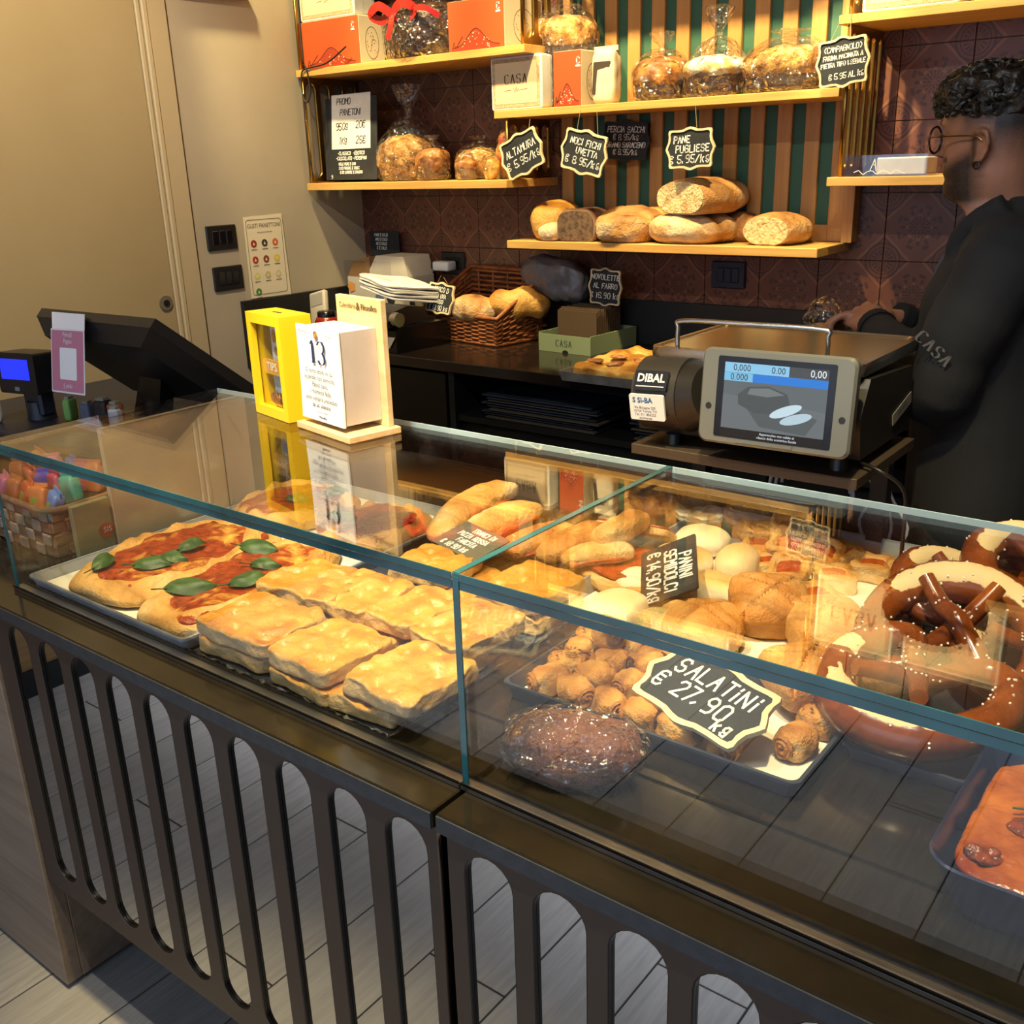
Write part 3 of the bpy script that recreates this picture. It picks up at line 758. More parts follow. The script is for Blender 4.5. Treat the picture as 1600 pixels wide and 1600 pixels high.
# baked envelopes: square dough with corners folded to the middle
def envelope(label, cx, cy, z, w, h, rz, seed, tilt=(0, 0)):
    so = Vector((seed * 2.7, 1, seed))
    def fn(p):
        u, v = p.x / (w / 2), p.y / (w / 2); q = abs(u) + abs(v)
        if p.z > h * .3:
            p.z *= 1.05 - .30 * max(abs(u), abs(v))
            dd = min(abs(u - v), abs(u + v))
            p.z -= .014 * math.exp(-(dd / .07) ** 2)
        return p
    def br(co, n): return .42 + .4 * noise.noise(co * 16 + so) - .1 * (n.z < .2)
    o = G().blob(w, w, h, 4.2, 20, .003, 20, seed, .1, fn).build('pastry_envelope', ENVEL, attr={'brown': br})
    o.location = (cx, cy, z); o.rotation_euler = (tilt[0], tilt[1], rz); return tag(o, label, 'pastry', 'folded pastry envelopes')
envelope('folded pastry envelope at the left under the brass reflection', -.632, 1.262, .905, .125, .062, .5, 1)
envelope('folded pastry envelope leaning in the middle of the row', -.570, 1.365, .915, .125, .07, .62, 2, (.25, .1))
envelope('folded pastry envelope with floury top right of the middle', -.478, 1.362, .905, .125, .068, .75, 3, (.1, 0))
envelope('small round edged pastry envelope nearest the pretzels', -.400, 1.425, .903, .09, .06, .3, 4)
envelope('large triangular pastry behind the salatini card', -.428, 1.165, .922, .11, .07, .9, 5, (.1, 0))
envelope('large triangular pastry beside the front pretzel', -.395, 1.262, .905, .125, .068, .6, 6)
# tomato puff squares
def puff_proto():
    t = thing('puff_square', '', 'pastry', (0, 0, 0), 0, 'tomato puff squares')
    def fn(p):
        u, v = abs(p.x) / .034, abs(p.y) / .034; q = max(u, v)
        if p.z > .012: p.z += .007 * (q > .62) + .004 * noise.noise(p * 60) - .006 * (q < .5)
        p.x *= 1 + .07 * v * v; p.y *= 1 + .07 * u * u; return p
    G().blob(.066, .066, .026, 7, 14, .0015, 60, 1, 0, fn).build('puff_base', PUFF, t, world=False, attr={'brown': lambda c, n: .15 + .45 * max(0, n.z) + .3 * noise.noise(c * 45)})
    G().blob(.044, .040, .011, 2.6, 10, .004, 60, 2, 0, None, Matrix.Translation((0, 0, .0175))).build('tomato_filling', TOMATO, t, world=False)
    return t
pz = [(-.700, 1.630, .905, .2, .2, 0, 'tomato puff square at the back left beside the pale roll'),
      (-.668, 1.665, .93, .5, .45, .2, 'tomato puff square tipped up at the top of the heap'),
      (-.640, 1.612, .925, 0, .35, .1, 'tomato puff square standing near the heap centre'),
      (-.590, 1.618, .925, .25, .3, .5, 'tomato puff square crossed by the brass reflection'),
      (-.600, 1.525, .915, .15, .3, -.1, 'tomato puff square in front of the heap'),
      (-.565, 1.655, .905, -.4, .1, 0, 'tomato puff square at the back edge of the heap'),
      (-.540, 1.560, .903, .5, .05, .1, 'tomato puff square right of the heap'),
      (-.500, 1.640, .902, .1, .0, 0, 'tomato puff square near the back rim with cut side showing'),
      (-.438, 1.640, .902, .6, .0, 0, 'tomato puff square lying alone on the paper at the right'),
      (-.532, 1.462, .905, .9, .1, 0, 'tomato puff square behind the floury envelope'),
      (-.735, 1.690, .903, .8, 0, .1, 'tomato puff square in the far left corner of the tray'),
      (-.635, 1.700, .902, .3, 0, 0, 'tomato puff square against the back rim'),
      (-.650, 1.555, .902, .4, 0, 0, 'tomato puff square at the bottom of the heap')]
p0 = puff_proto()
for k, (x, y, z, rz, rx, ry, lab) in enumerate(pz):
    if k == 0: p0.location = (x, y, z); p0.rotation_euler = (rx, ry, rz); p0['label'] = lab
    else: dup(p0, (x, y, z), (rx, ry, rz), lab)

# ------------------------------------------------------------------ salatini
def salatino(seed, w, d, h, kind):
    so = Vector((seed * 3.3, seed, 1))
    t = thing('filled_roll', '', 'pastry', (0, 0, 0), 0, 'salatini in the small tray')
    def fn(p):
        a = math.atan2(p.z - h / 2, p.y)
        p.x *= 1 + .09 * math.cos(2 * a + seed) + .05 * math.cos(5 * a)
        rr = 1 + .045 * math.sin(p.x / w * 22 + a * 1.2 + seed) * (kind == 'ridge')
        p.y *= rr; p.z = h / 2 + (p.z - h / 2) * rr
        if abs(p.x) > w * .44: p.y *= .9
        return p
    def br(co, n):
        e = max(0, abs(n.x) - .6) * 2.2
        return .40 + .25 * max(0, n.z) + .34 * noise.noise(co * 32 + so) + .25 * e
    G().blob(w, d, h, 2.7, 16, .0045, 34, seed, .08, fn).build('puff_wrap', PUFF, t, world=False, attr={'brown': br})
    for sx in ((-1, 1) if kind != 'seed' else (1,)):
        g = G(); R = min(d, h) * .34; sp = []
        for k in range(30):
            a = k * .52; r = R * (1 - k / 33); sp.append((sx * (w * .455 + .004 * (k / 30)), r * math.cos(a), h * .46 + r * math.sin(a)))
        g.tube(sp, [.0035] * 28 + [.002, .001], 5)
        g.build('swirl_end', ENVEL if kind != 'dark' else RYE, t, world=False, attr={'brown': lambda c, n: .7})
    if kind == 'seed':
        g = G(); rg = random.Random(seed)
        for _ in range(34):
            x, y = rg.uniform(-.4, .4) * w, rg.uniform(-.36, .36) * d
            z = h * (.5 + .5 * (max(0, 1 - abs(2 * x / w) ** 3 - abs(2 * y / d) ** 3)) ** (1 / 3)) + .0004
            g.box(-.0022, .0022, -.0008, .0008, -.0006, .0006, m=Matrix.Translation((x, y, z)) @ Matrix.Rotation(rg.uniform(0, 3), 4, 'Z'))
        so_ = g.build('seeds', SEEDS, t, smooth=False, world=False); so_['kind'] = 'stuff'
    return t
SP = {k: salatino(i + 1, .054, .045, .042, k) for i, k in enumerate(('ridge', 'plain', 'seed', 'dark'))}
sal = [(-.730, .998, .9005, 'plain', 1.1, 'salatino roll at the front left corner, filling end forward'),
       (-.735, 1.048, .9005, 'seed', .3, 'seeded salatino behind the front left corner one'),
       (-.680, .992, .9005, 'ridge', -.4, 'salatino second from the left in the front row'),
       (-.682, 1.042, .9005, 'ridge', 1.0, 'striped salatino behind the second front one'),
       (-.742, 1.096, .9005, 'ridge', -.9, 'striped salatino leaning by the left rim'),
       (-.708, 1.118, .932, 'dark', -.6, 'salatino with open swirl lying highest at the back left'),
       (-.750, 1.140, .9005, 'seed', .2, 'seeded salatino in the back left corner'),
       (-.690, 1.092, .9005, 'plain', .8, 'plain salatino in the middle of the left half'),
       (-.632, 1.056, .9005, 'ridge', 1.4, 'striped salatino left of the chalk card, dark end down'),
       (-.628, .993, .9005, 'plain', -.5, 'salatino third from the left in the front row'),
       (-.574, .992, .9005, 'ridge', .5, 'salatino tucked at the front left edge of the chalk card'),
       (-.640, 1.138, .9005, 'plain', .2, 'long golden salatino at the back by the glass edge'),
       (-.694, 1.143, .9005, 'dark', .9, 'salatino squeezed between two others at the back'),
       (-.630, 1.098, .9085, 'dark', .9, 'salatino with dark open end behind the chalk card'),
       (-.522, .992, .9005, 'dark', .1, 'darkest salatino poking out below the chalk card'),
       (-.462, .994, .9005, 'plain', -.9, 'salatino with red filling below the right end of the chalk card'),
       (-.390, 1.045, .9005, 'plain', 1.3, 'single salatino lying apart near the right corner'),
       (-.386, 1.110, .9005, 'seed', .2, 'tall salatino with golden top by the right rim'),
       (-.570, 1.130, .9005, 'seed', .5, 'seeded salatino peeking out behind the chalk card'),
       (-.575, 1.045, .9005, 'plain', .2, 'salatino mostly covered by the chalk card')]
used = set()
for x, y, z, kd, rz, lab in sal:
    if kd in used: dup(SP[kd], (x, y, z), rz, lab, random.uniform(.92, 1.08))
    else:
        used.add(kd); SP[kd].location = (x, y, z); SP[kd].rotation_euler = (0, 0, rz); SP[kd]['label'] = lab

# ------------------------------------------------------------------ pretzels
def pretzel_proto():
    t = thing('pretzel', '', 'pretzel', (0, 0, 0), 0, 'soft pretzels')
    R = .098
    P = [(-.42, .60, .42), (-.18, .26, .30), (.02, .05, .34), (.20, -.20, .20), (.50, -.62, .06), (.84, -.50, 0), (.97, .02, 0), (.78, .56, .02), (.42, .86, .04),
         (0, .95, .05), (-.42, .86, .04), (-.78, .56, .02), (-.97, .02, 0), (-.84, -.50, 0), (-.50, -.62, .04), (-.20, -.20, .08), (-.02, .05, .10), (.18, .26, .24), (.42, .60, .42)]
    rad = [.10, .12, .13, .14, .165, .19, .215, .25, .275, .285, .275, .25, .215, .19, .165, .14, .13, .12, .10]
    c = chain([Vector(p) for p in P], 4); k = len(c); rr = []
    for i in range(k):
        a = i / 4; i0 = int(a); f = a - i0; i1 = min(i0 + 1, len(rad) - 1); rr.append((rad[i0] * (1 - f) + rad[i1] * f) * R * (1 + .06 * noise.noise(Vector((i * .5, 1, 2)))))
    pts = [p * R + Vector((0, 0, .026)) for p in c]
    def sp(co, n):
        y = co.y / R; x = co.x / R
        v = 0
        if y > .45 and abs(x) < .80: v = .95 * math.exp(-((math.hypot(x * .95, y) - .93) / .17) ** 2) * (n.z > .25) * (1.25 - abs(x) * .4)
        if abs(x - .9) < .2 and abs(y) < .2 and n.z > .5: v = max(v, .6)
        return v
    G().tube(pts, rr, 14).build('dough', PRETZ, t, world=False, attr={'split': sp})
    g = G(); rg = random.Random(5)
    for _ in range(90):
        i = rg.randrange(4, k - 4); a = rg.uniform(.3, 2.8); tn = (pts[i + 1] - pts[i - 1]).normalized(); s = tn.cross(Vector((0, 0, 1))).normalized()
        q = pts[i] + (s * math.cos(a) + Vector((0, 0, 1)) * math.sin(a)) * (rr[i] * 1.0)
        g.box(-.0011, .0011, -.0013, .0013, -.001, .001, m=Matrix.Translation(q) @ Matrix.Rotation(rg.uniform(0, 3), 4, (1, 1, 1)))
    o = g.build('salt', SALT, t, smooth=False, world=False); o['kind'] = 'stuff'
    return t
PP = pretzel_proto()
pr = [((-.290, 1.190, .940), (-.24, -.04, 2.85), 1.08, 'salted pretzel at the front resting on the shallow dark tray'),
      ((-.288, 1.335, .945), (.42, -.02, .15), 1.12, 'big pretzel with wide pale split lying over the front one'),
      ((-.322, 1.455, .952), (.30, .25, .7), .9, 'pretzel half hidden behind the big split one'),
      ((-.215, 1.500, .985), (.30, .08, .9), 1.05, 'glossy pretzel on top at the back right edge'),
      ((-.215, 1.560, .935), (.15, 0, 2.0), 1.0, 'lowest pretzel at the back under the glossy one'),
      ((-.185, 1.350, .925), (.12, 0, 1.2), 1.0, 'pretzel at the right behind the tomato pan'),
      ((-.330, 1.600, .930), (.2, .1, 2.6), .85, 'pretzel at the back left of the pile')]
for k, (l, r, s, lab) in enumerate(pr):
    if k == 0: PP.location = l; PP.rotation_euler = r; PP.scale = (s,) * 3; PP['label'] = lab
    else: dup(PP, l, r, lab, s)

# ------------------------------------------------------------------ wrapped dark loaf
t = thing('wrapped_loaf', 'dark loaf tightly wrapped in clear film in front of the salatini tray', 'bread', (-.598, .866, .897), .40)
G().blob(.172, .098, .080, 2.3, 24, .005, 22, 3, .10).build('loaf', RYE, t, world=False, attr={'brown': lambda c, n: .35 + .5 * noise.noise(c * 14)})
G().blob(.182, .106, .086, 2.25, 34, .005, 42, 6, .09, lambda p: p + Vector((0, 0, -.0006)) if p.z > .02 else p).build('film_wrap', FILM2, t, world=False)
# ------------------------------------------------------------------ blue pan of baked tomato dish
t = thing('roasting_pan', 'deep blue pan of baked tomato dish at the right edge', 'pan', (.012, .995, .897))
w, d, h = .40, .27, .058; L = lambda p, z: [(x, y, z) for x, y in p]
g = G().loft([L(rrect(w - .04, d - .04, .03, 6), 0), L(rrect(w, d, .035, 6), h), L(rrect(w + .006, d + .006, .037, 6), h + .002), L(rrect(w + .002, d + .002, .036, 6), h + .004), L(rrect(w - .008, d - .008, .032, 6), h - .002), L(rrect(w - .046, d - .046, .028, 6), .003)])
g.build('pan', mat('blue_enamel', '1a2747', .22, spec=.7), t, world=False)
DISH = mat('tomato_bake', '7c2f12', .26, col2='b9692c', vs=16, bump=.8, bs=36, bd=.008)
G().blob(w - .022, d - .022, .05, 8, 40, 0, fn=lambda p: Vector((p.x * (.885 + .115 * min(1, p.z / .05)), p.y * (.84 + .16 * min(1, p.z / .05)), p.z + (.006 * noise.noise(p * 22) + .003 * noise.noise(p * 60)) * (p.z > .02))), m=Matrix.Translation((0, 0, .004))).build('tomato_bake', DISH, t, world=False)
for (x, y, r) in ((-.13, -.02, .022), (-.155, -.085, .018), (-.07, -.06, .02), (.02, .03, .02)):
    G().blob(r * 2, r * 1.5, .010, 2.2, 14, .006, 55, int(x * 100) + 30, 0, None, Matrix.Translation((x, y, .0485))).build('aubergine_piece', mat('aubergine', '4a1d18', .35, col2='8a3d1c', vs=70, bump=.8, bs=80, bd=.006), t, world=False)
g = leaf_g(G(), Matrix.Translation((-.105, .02, .058)) @ Matrix.Rotation(.5, 4, 'Z'), .06, .016, .5, .4); g.build('basil_leaf', BASIL, t, world=False, recalc=False)

# ------------------------------------------------------------------ chalk signs
_q = [(0, 1), (.12, .97), (.28, .885), (.5, .87), (.74, .89), (.84, .87), (.875, .76), (.86, .58), (.88, .36), (.96, .14), (1, 0)]
PLQ = [(x, y) for x, y in _q] + [(x, -y) for x, y in reversed(_q[:-1])] + [(-x, -y) for x, y in _q[1:]] + [(-x, y) for x, y in reversed(_q[1:-1])]
def sign(label, c, u, v, w, h, lines, rect=False, fm=None, fw=.085, cords=(), adv=1., lw=.0032, ink=None, bm_=None):
    t = thing('chalk_sign' if not rect else 'price_card', label, 'sign', c)
    m = frame(c, u, v)
    out = [(x * w / 2, y * h / 2) for x, y in PLQ] if not rect else rrect(w, h, .004, 3)
    inn = [(x * (1 - fw), y * (1 - fw * w / h)) for x, y in out]
    if not rect: G().ring(out, inn, -.003, .004, m).build('frame', fm or CREAM, t, ang=40)
    bd_ = G().prism(inn if not rect else out, -.002, .001 if not rect else .0008, m).build('board', bm_ or SLATE, t, smooth=False)
    g = G()
    for (s, sz, x, y) in lines: g.strokes(write(s, sz, x, y, .25, .1, adv, 'c', .12), lw, m @ Matrix.Translation((0, 0, .0016)))
    g.build('lettering', ink or CHALK, bd_, smooth=False, recalc=False)['kind'] = 'stuff'
    for (x, y, dx, dz, dy) in cords:
        p = m @ Vector((x, y, 0)); g = G().tube([p, p + Vector((dx, dy, dz))], .0009, 5); g.build('cord', mat('cord', '8a7555', .8), t)
    return t
def rot(a): return (math.cos(a), 0, math.sin(a)), (-math.sin(a), 0, math.cos(a))
u, v = rot(.38)
sign('chalk sign reading Altamura, tilted upward at the shelf end', (-2.063, 2.732, 1.624), u, v, .175, .135, [('ALTAMURA', .021, 0, .018), ('$ 5,95/kg', .023, 0, -.018)], cords=((-.05, .05, .0, .07, .01), (.05, .05, 0, .04, .01)))
u, v = rot(-.24)
sign('chalk sign reading Noci Fichi Uvetta, tilted downward', (-1.823, 2.732, 1.622), u, v, .175, .135, [('NOCI FICHI', .018, 0, .028), ('UVETTA', .018, 0.01, .001), ('$ 8,95/kg', .021, 0, -.028)], cords=((-.04, .05, .01, .075, .01), (.04, .05, -.01, .085, .01)))
u, v = rot(-.05)
sign('dark framed chalk sign reading Percia Sacchi hanging further back', (-1.795, 2.93, 1.654), u, v, .185, .13, [('PERCIA SACCHI', .017, 0, .034), ('$ 8.95/kg', .017, 0, .011), ('GRANO SARACENO', .015, 0, -.012), ('$ 8.95/kg', .016, 0, -.034)], fm=SLATE, adv=.92, lw=.0024, cords=((0, .06, 0, .03, 0),))
u, v = rot(.03)
sign('chalk sign reading Pane Pugliese above the tall loaf', (-1.457, 2.732, 1.622), u, v, .158, .118, [('PANE', .018, -.028, .026), ('PUGLIESE', .019, 0.006, 0), ('$ 5.95/kg', .021, -.004, -.028)], cords=((.02, .055, -.012, .06, .01),))
u, v = rot(.09)
sign('chalk sign reading Campagnolo looped over the high right shelf', (-1.013, 2.690, 1.814), u, v, .140, .122, [('(CAMPAGNOLO)', .0125, 0, .032), ('FARINA MACINATA A', .010, 0, .013), ('PIETRA TIPO 1,SEGALE', .0098, 0, -.004), ('$ 5,95 al kg', .0130, .008, -.032)], adv=.86, lw=.0022,
     cords=((-.03, .053, .018, .075, .04), (.02, .053, -.02, .075, .04)))
u, v = rot(-.04)
sign('chalk sign reading Novolette al Farro on the back counter', (-1.827, 2.86, 1.200), u, v, .132, .128, [('NOVOLETTE', .016, 0, .032), ('AL FARRO', .016, 0, .004), ('$ 16,90 kg', .018, 0, -.028)], lw=.0024)
u, v = rot(-.08)
sign('chalk sign leaning on the breads in the wicker basket', (-2.42, 2.70, 1.150), (.985, -.16, -.06), (.05, .25, .95), .155, .115, [('CORCO D', .016, 0, .030), ('CON UVA', .014, -.004, .008), ('ROSSO', .013, -.004, -.012), ('$ 12,90 kg', .016, 0, -.034)], lw=.0024, cords=((-.03, .05, .02, .028, 0), (.03, .05, -.02, .028, 0)))
sign('large chalk sign reading Salatini 27,90 in the small tray', (-.504, 1.022, .957), (.170, -.052, -.006), (.03, .13, .055), .200, .112, [('SALATiNi', .024, 0.002, .023), ('$ 27,90', .0255, -.014, -.009), ('kg', .0175, .056, -.029)], lw=.0034, adv=1.05)
sign('black card reading Panini Semidolci standing sideways among the rolls', (-.725, 1.325, .972), (.075, -.13, -.035), (.10, .05, .055), .150, .098, [('PANINI', .020, .002, .030), ('SEMIDOLCI', .020, .004, .004), ('$ 14.90/kg', .022, .006, -.026)], rect=True, lw=.0036, adv=.92)
sign('grey price card lying on the focaccia under the glass joint', (-1.09, 1.262, .966), (.13, -.036, 0), (.03, .09, .022), .135, .082, [('TRANCI DI', .011, .01, .026), ('PIZZA ROSSA', .011, 0, .008), ('FARCITA', .011, .002, -.009), ('$ 18,90 kg', .012, -.01, -.028)], rect=True, lw=.0026, bm_=mat('grey_card', '5a564a', .7))
# promo sheet and black board, poster
t = thing('promo_board', 'black chalk board with a white promo panettoni sheet on it', 'sign', (-2.90, 2.77, 1.547))
m = frame((-2.905, 2.79, 1.70), (1, .04, 0), (0, .10, 1))
pb = G().prism(rrect(.262, .29, .004, 2), -.004, 0, m).build('board', SLATE, t, smooth=False)
ps = G().prism([(-.098, -.035), (.100, -.035), (.102, .158), (-.096, .156)], .001, .0016, m).build('promo_sheet', PAPER, t, smooth=False)
g = G(); mm = m @ Matrix.Translation((0, 0, .0024))
for s, sz, x, y in (('PROMO', .021, -.035, .132), ('PANETONI', .021, .0, .094), ('950g', .024, -.045, .045), ('20$', .024, .050, .050), ('1Kg', .024, -.038, -.006), ('25$', .025, .050, -.004)): g.strokes(write(s, sz, x, y, .2, .15, .9, 'c', .12), .0026, mm)
g.build('ink_lettering', INK, ps, smooth=False, recalc=False)
g = G()
for s, sz, x, y in (('-CLASSICO  -ESOTICO', .0115, 0, -.050), ('-CIOCCOLATO -PERSIPAN', .0115, 0, -.068), ('MELE PERE E CAN', .009, -.02, -.088), ('3,00 PRUGNE E CIOCC', .009, -.01, -.103), ('6,00 CAROTE E CRASTO', .009, 0, -.118), ('9', .012, -.1, -.134)): g.strokes(write(s, sz, x, y, .2, .1, .9, 'c', .1), .0022, m @ Matrix.Translation((0, 0, .001)))
g.build('chalk_lettering', CHALK, pb, smooth=False, recalc=False)['kind'] = 'stuff'
# poster on the left wall
t = thing('poster', 'small cream flavour poster taped to the left wall', 'poster', (XL + .002, 2.48, 1.14))
m = frame((XL + .003, 2.478, 1.295), (0, 1, 0), (0, 0, 1))
G().prism([(-.092, -.145), (.098, -.148), (.088, .150), (-.090, .146)], 0, .001, m).build('sheet', mat('poster_paper', 'd6cbae', .7), t, smooth=False); psh = COL.objects[-1]
G().ring(rrect(.165, .270, .012, 4), rrect(.162, .267, .011, 4), .0012, .0016, m).build('border_line', INKBR, psh, smooth=False)
g = G(); text_mesh(g, 'GUSTI PANETTONI', .0215, m @ Matrix.Translation((0, .112, .0016)), sx=.84)
g.box(-.035, .035, .0885, .0895, .0012, .0017, m=m)
for j in range(4):
    for i in range(3):
        if j == 3 and i > 0: break
        g.box(-.055 + .05 * i - .013, -.055 + .05 * i + .013, .028 - .058 * j, .030 - .058 * j, .0012, .0017, m=m)
g.build('lettering', INKBR, psh, smooth=False)['kind'] = 'stuff'
cl = ['8e2a22', '33302e', 'c0603a', 'a33228', '7a3a20', 'd0b93a', 'c9c27a', 'b9a878', 'c4b78e', '3e7a3a']
for k in range(10):
    i, j = k % 3, k // 3
    G().prism(circ(.0135, 16, -.055 + .05 * i, .050 - .058 * j), .0012, .0017, m).build('flavour_dot', mat('dot_' + cl[k], cl[k], .7), psh, smooth=False)
    G().prism([(-.060 + .05 * i, .045 - .058 * j), (-.050 + .05 * i, .045 - .058 * j), (-.055 + .05 * i, .056 - .058 * j)], .0018, .0021, m).build('dot_mark', mat('poster_paper', 'd6cbae'), psh, smooth=False)
for y, z, lab in ((2.284, 1.378, 'upper black switch plate on the left wall'), (2.292, 1.236, 'lower black switch plate on the left wall')):
    t = thing('switch_plate', lab, 'switch', (XL, y, z))
    sw = G().box(XL, XL + .010, y - .064, y + .064, z - .042, z + .042, .003).build('plate', BLACKP, t, smooth=False)
    for k in (-1, 0, 1): G().box(XL + .009, XL + .0125, y + k * .030 - .013, y + k * .030 + .013, z - .024, z + .024, .002).build('rocker', BLACKG, sw, smooth=False)
for x, z, lab in ((-2.60, 1.240, 'black wall socket above the printer with a plug in it'), (-1.446, 1.242, 'dark blue wall socket under the low bread shelf')):
    t = thing('wall_socket', lab, 'socket', (x, YB, z))
    pm = BLACKP if x < -2 else mat('socket_blue', '141a33', .4)
    sw = G().box(x - .058, x + .058, YB - .018, YB - .007, z - .042, z + .042, .003).build('plate', pm, t, smooth=False)
    for k in (-1, 0, 1): G().box(x + k * .026 - .012, x + k * .026 + .012, YB - .021, YB - .017, z - .023, z + .023, .002).build('module', BLACKG if x < -2 else pm, sw, smooth=False)
t = thing('charger', 'white plug adapter in the black wall socket', 'charger', (-2.62, 2.95, 1.235))
G().box(-2.655, -2.575, 2.925, 2.977, 1.215, 1.250, .006, 2).build('body', mat('charger_white', 'c9ccd2', .4), t)
G().box(-2.672, -2.653, 2.935, 2.965, 1.220, 1.244, .003).build('cap', BLACKP, t)
G().tube(chain([(-2.66, 2.95, 1.222), (-2.685, 2.95, 1.18), (-2.66, 2.955, 1.10), (-2.60, 2.96, 1.01)], 5), .003, 6).build('cable', mat('brown_cable', '5b3a26', .6), t)

# ------------------------------------------------------------------ calendar and tips box on the glass
t = thing('calendar', 'wooden block calendar showing the 13th on the glass', 'calendar', (-1.252, 1.148, 1.1742), -.20)
PLY = wood_mat('plywood', 'c9a873', 'e0c594', (4, 40, 40), .5)
G().box(-.085, .085, -.055, .048, 0, .011, .001).build('base', PLY, t, smooth=False, world=False)
G().box(-.062, .075, .030, .041, .011, .222, .001).build('board', PLY, t, smooth=False, world=False)
g = G(); sec = [(-.072, -.040), (.056, -.040), (.056, .0295), (-.072, .0295)]
g.loft([[(x, y, z) for x, y in sec] for z in (.022, .176)]); g.build('page_block', mat('page_edges', 'cdbfb0', .8, col2='bfae9f', vs=8), t, smooth=False, world=False)
g = G(); g.loft([[(-.076, -.0435 - b, z), (.058, -.0435 - b, z), (.058, -.0405 - b * .6, z), (-.076, -.0405 - b * .6, z)] for z, b in ((.020, .0030), (.06, .001), (.12, .0), (.18, .0))])
fp = g.build('front_page', mat('page', 'f3f1ec', .7), t, smooth=False, world=False)
pm = wm(t) @ frame((-.009, -.0452, .100), (1, 0, 0), (0, 0, 1))
def tl(g, s, sz, x, y, **k): return text_mesh(g, s, sz, pm @ Matrix.Translation((x, y, .0012)), **k)
g = G(); nb = frame((0, 0, 0), (1, 0, 0), (0, 1, 0))
for s, x in (('1', -.013), ('3', .014)):
    g.strokes(write(s, .038, x, .038, 0, 0, 1, 'c'), 0, pm @ Matrix.Translation((0, 0, .0012)), (.0033, .0006))
g.box(-.020, -.004, .0205, .0215, .0008, .0014, m=pm); g.box(-.014, -.010, .0205, .055, .0008, .0014, m=pm)
g.build('day_number', INKB, fp, smooth=False, recalc=False)
g = G(); tl(g, 'Martedì', .0085, -.043, .070); tl(g, 'Gennaio', .0070, .040, .068)
for k, s in enumerate(('Ci sono attimi in cui', 'le parole non servono.', 'Fateci caso,', 'i momenti felici', 'sono sempre preceduti', 'da un silenzio.')): tl(g, s, .0108, 0, .006 - .0118 * k, shear=.3, thick=.00012)
tl(g, 'Roberto Peregalli', .005, 0, -.064); tl(g, 'Filosofico', .0065, .002, -.073, thick=.0002)
g.build('page_print', INKB, fp, smooth=False)['kind'] = 'stuff'
G().prism(circ(.0065, 20, 0, .067), 0.0008, .0014, pm).build('page_picture', mat('page_picture', '6b3a2a', .7, col2='d9b36a', vs=60), fp, smooth=False)
bm2 = wm(t) @ frame((.0065, .0298, .206), (1, 0, 0), (0, 0, 1))
g = G(); text_mesh(g, 'Calendario', .0125, bm2 @ Matrix.Translation((-.031, 0, .0006)), sx=.95); text_mesh(g, 'Filosofico', .0135, bm2 @ Matrix.Translation((.034, 0, .0006)), sx=.92, thick=.0003)
text_mesh(g, '&', .018, bm2 @ Matrix.Translation((.0015, 0, .0006)), thick=.0004)
g.build('board_print', INKBR, t, smooth=False)
YEL = mat('yellow_wood', 'eec419', .45)
t = thing('tips_box', 'yellow wooden tips box with glazed front on the glass', 'box', (-1.435, 1.165, 1.1742), -.22)
w, d, h = .128, .062, .186
g = G(); fr_ = frame((0, -d / 2, h / 2), (1, 0, 0), (0, 0, 1))
g.ring([(-w / 2, -h / 2), (w / 2, -h / 2), (w / 2, h / 2), (-w / 2, h / 2)], [(-w / 2 + .016, -h / 2 + .018), (w / 2 - .016, -h / 2 + .018), (w / 2 - .016, h / 2 - .018), (-w / 2 + .016, h / 2 - .018)], -.010, 0, fr_)
g.box(-w / 2, -w / 2 + .008, -d / 2 + .01, d / 2, 0, h).box(w / 2 - .008, w / 2, -d / 2 + .01, d / 2, 0, h).box(-w / 2 + .008, w / 2 - .008, -d / 2 + .01, d / 2, 0, .008).box(-w / 2 + .008, w / 2 - .008, -d / 2 + .01, d / 2, h - .008, h).box(-w / 2 + .008, w / 2 - .008, d / 2 - .005, d / 2, .008, h - .008)
g.build('frame', YEL, t, smooth=False, world=False)
G().box(-.016, .016, -.003, .003, h, h + .0006).build('coin_slot', BLACK, t, smooth=False, world=False)
G().box(-w / 2 + .012, w / 2 - .012, -d / 2 + .011, -d / 2 + .0125, .014, h - .014).build('pane', GLASS, t, smooth=False, world=False)
pm = wm(t) @ frame((-.026, .002, .096), (1, 0, 0), (0, 0, 1))
G().prism([(-.012, .0), (.050, .0), (.050, .066), (-.012, .066)], 0, .0006, pm).build('printed_card', mat('print_card', 'dfe3ea', .6), t, smooth=False)
for k, (x, y, r) in enumerate(((0, .045, .009), (.02, .055, .006), (.018, .03, .006), (.036, .044, .008), (.004, .018, .006), (.034, .015, .007))):
    G().prism(circ(r, 14, x, y, r * 1.4), .0008, .0012, pm).build('print_dot', mat('print_dot', 'a9793f', .6, col2='d9a23c', vs=70), t, smooth=False)
G().prism([(-.014, -.060), (.050, -.060), (.050, -.004), (-.014, -.004)], .001, .0016, pm).build('picture_strip', mat('picture_strip', '8fb4d6', .6, col2='c4d4e0', vs=40), t, smooth=False)
pm2 = wm(t) @ frame((-.010, -.014, .088), (1, 0, 0), (0, 0, 1))
G().prism([(-.036, .010), (-.030, .0135), (.030, .0135), (.040, 0), (.030, -.0135), (-.030, -.0135), (-.040, -.004)], -.001, .001, pm2).build('arrow_sign', mat('tips_wood', 'd49a3a', .5), t, smooth=False)
g = G(); text_mesh(g, 'TIPS', .0215, pm2 @ Matrix.Translation((-.002, 0, .0014)), thick=.0003); g.build('lettering', mat('letter_white', 'f4efe2', .6), t, smooth=False)
COIN = mat('coin', 'a06a48', .4, .7, col2='b58a58', vs=30); rg = random.Random(2)
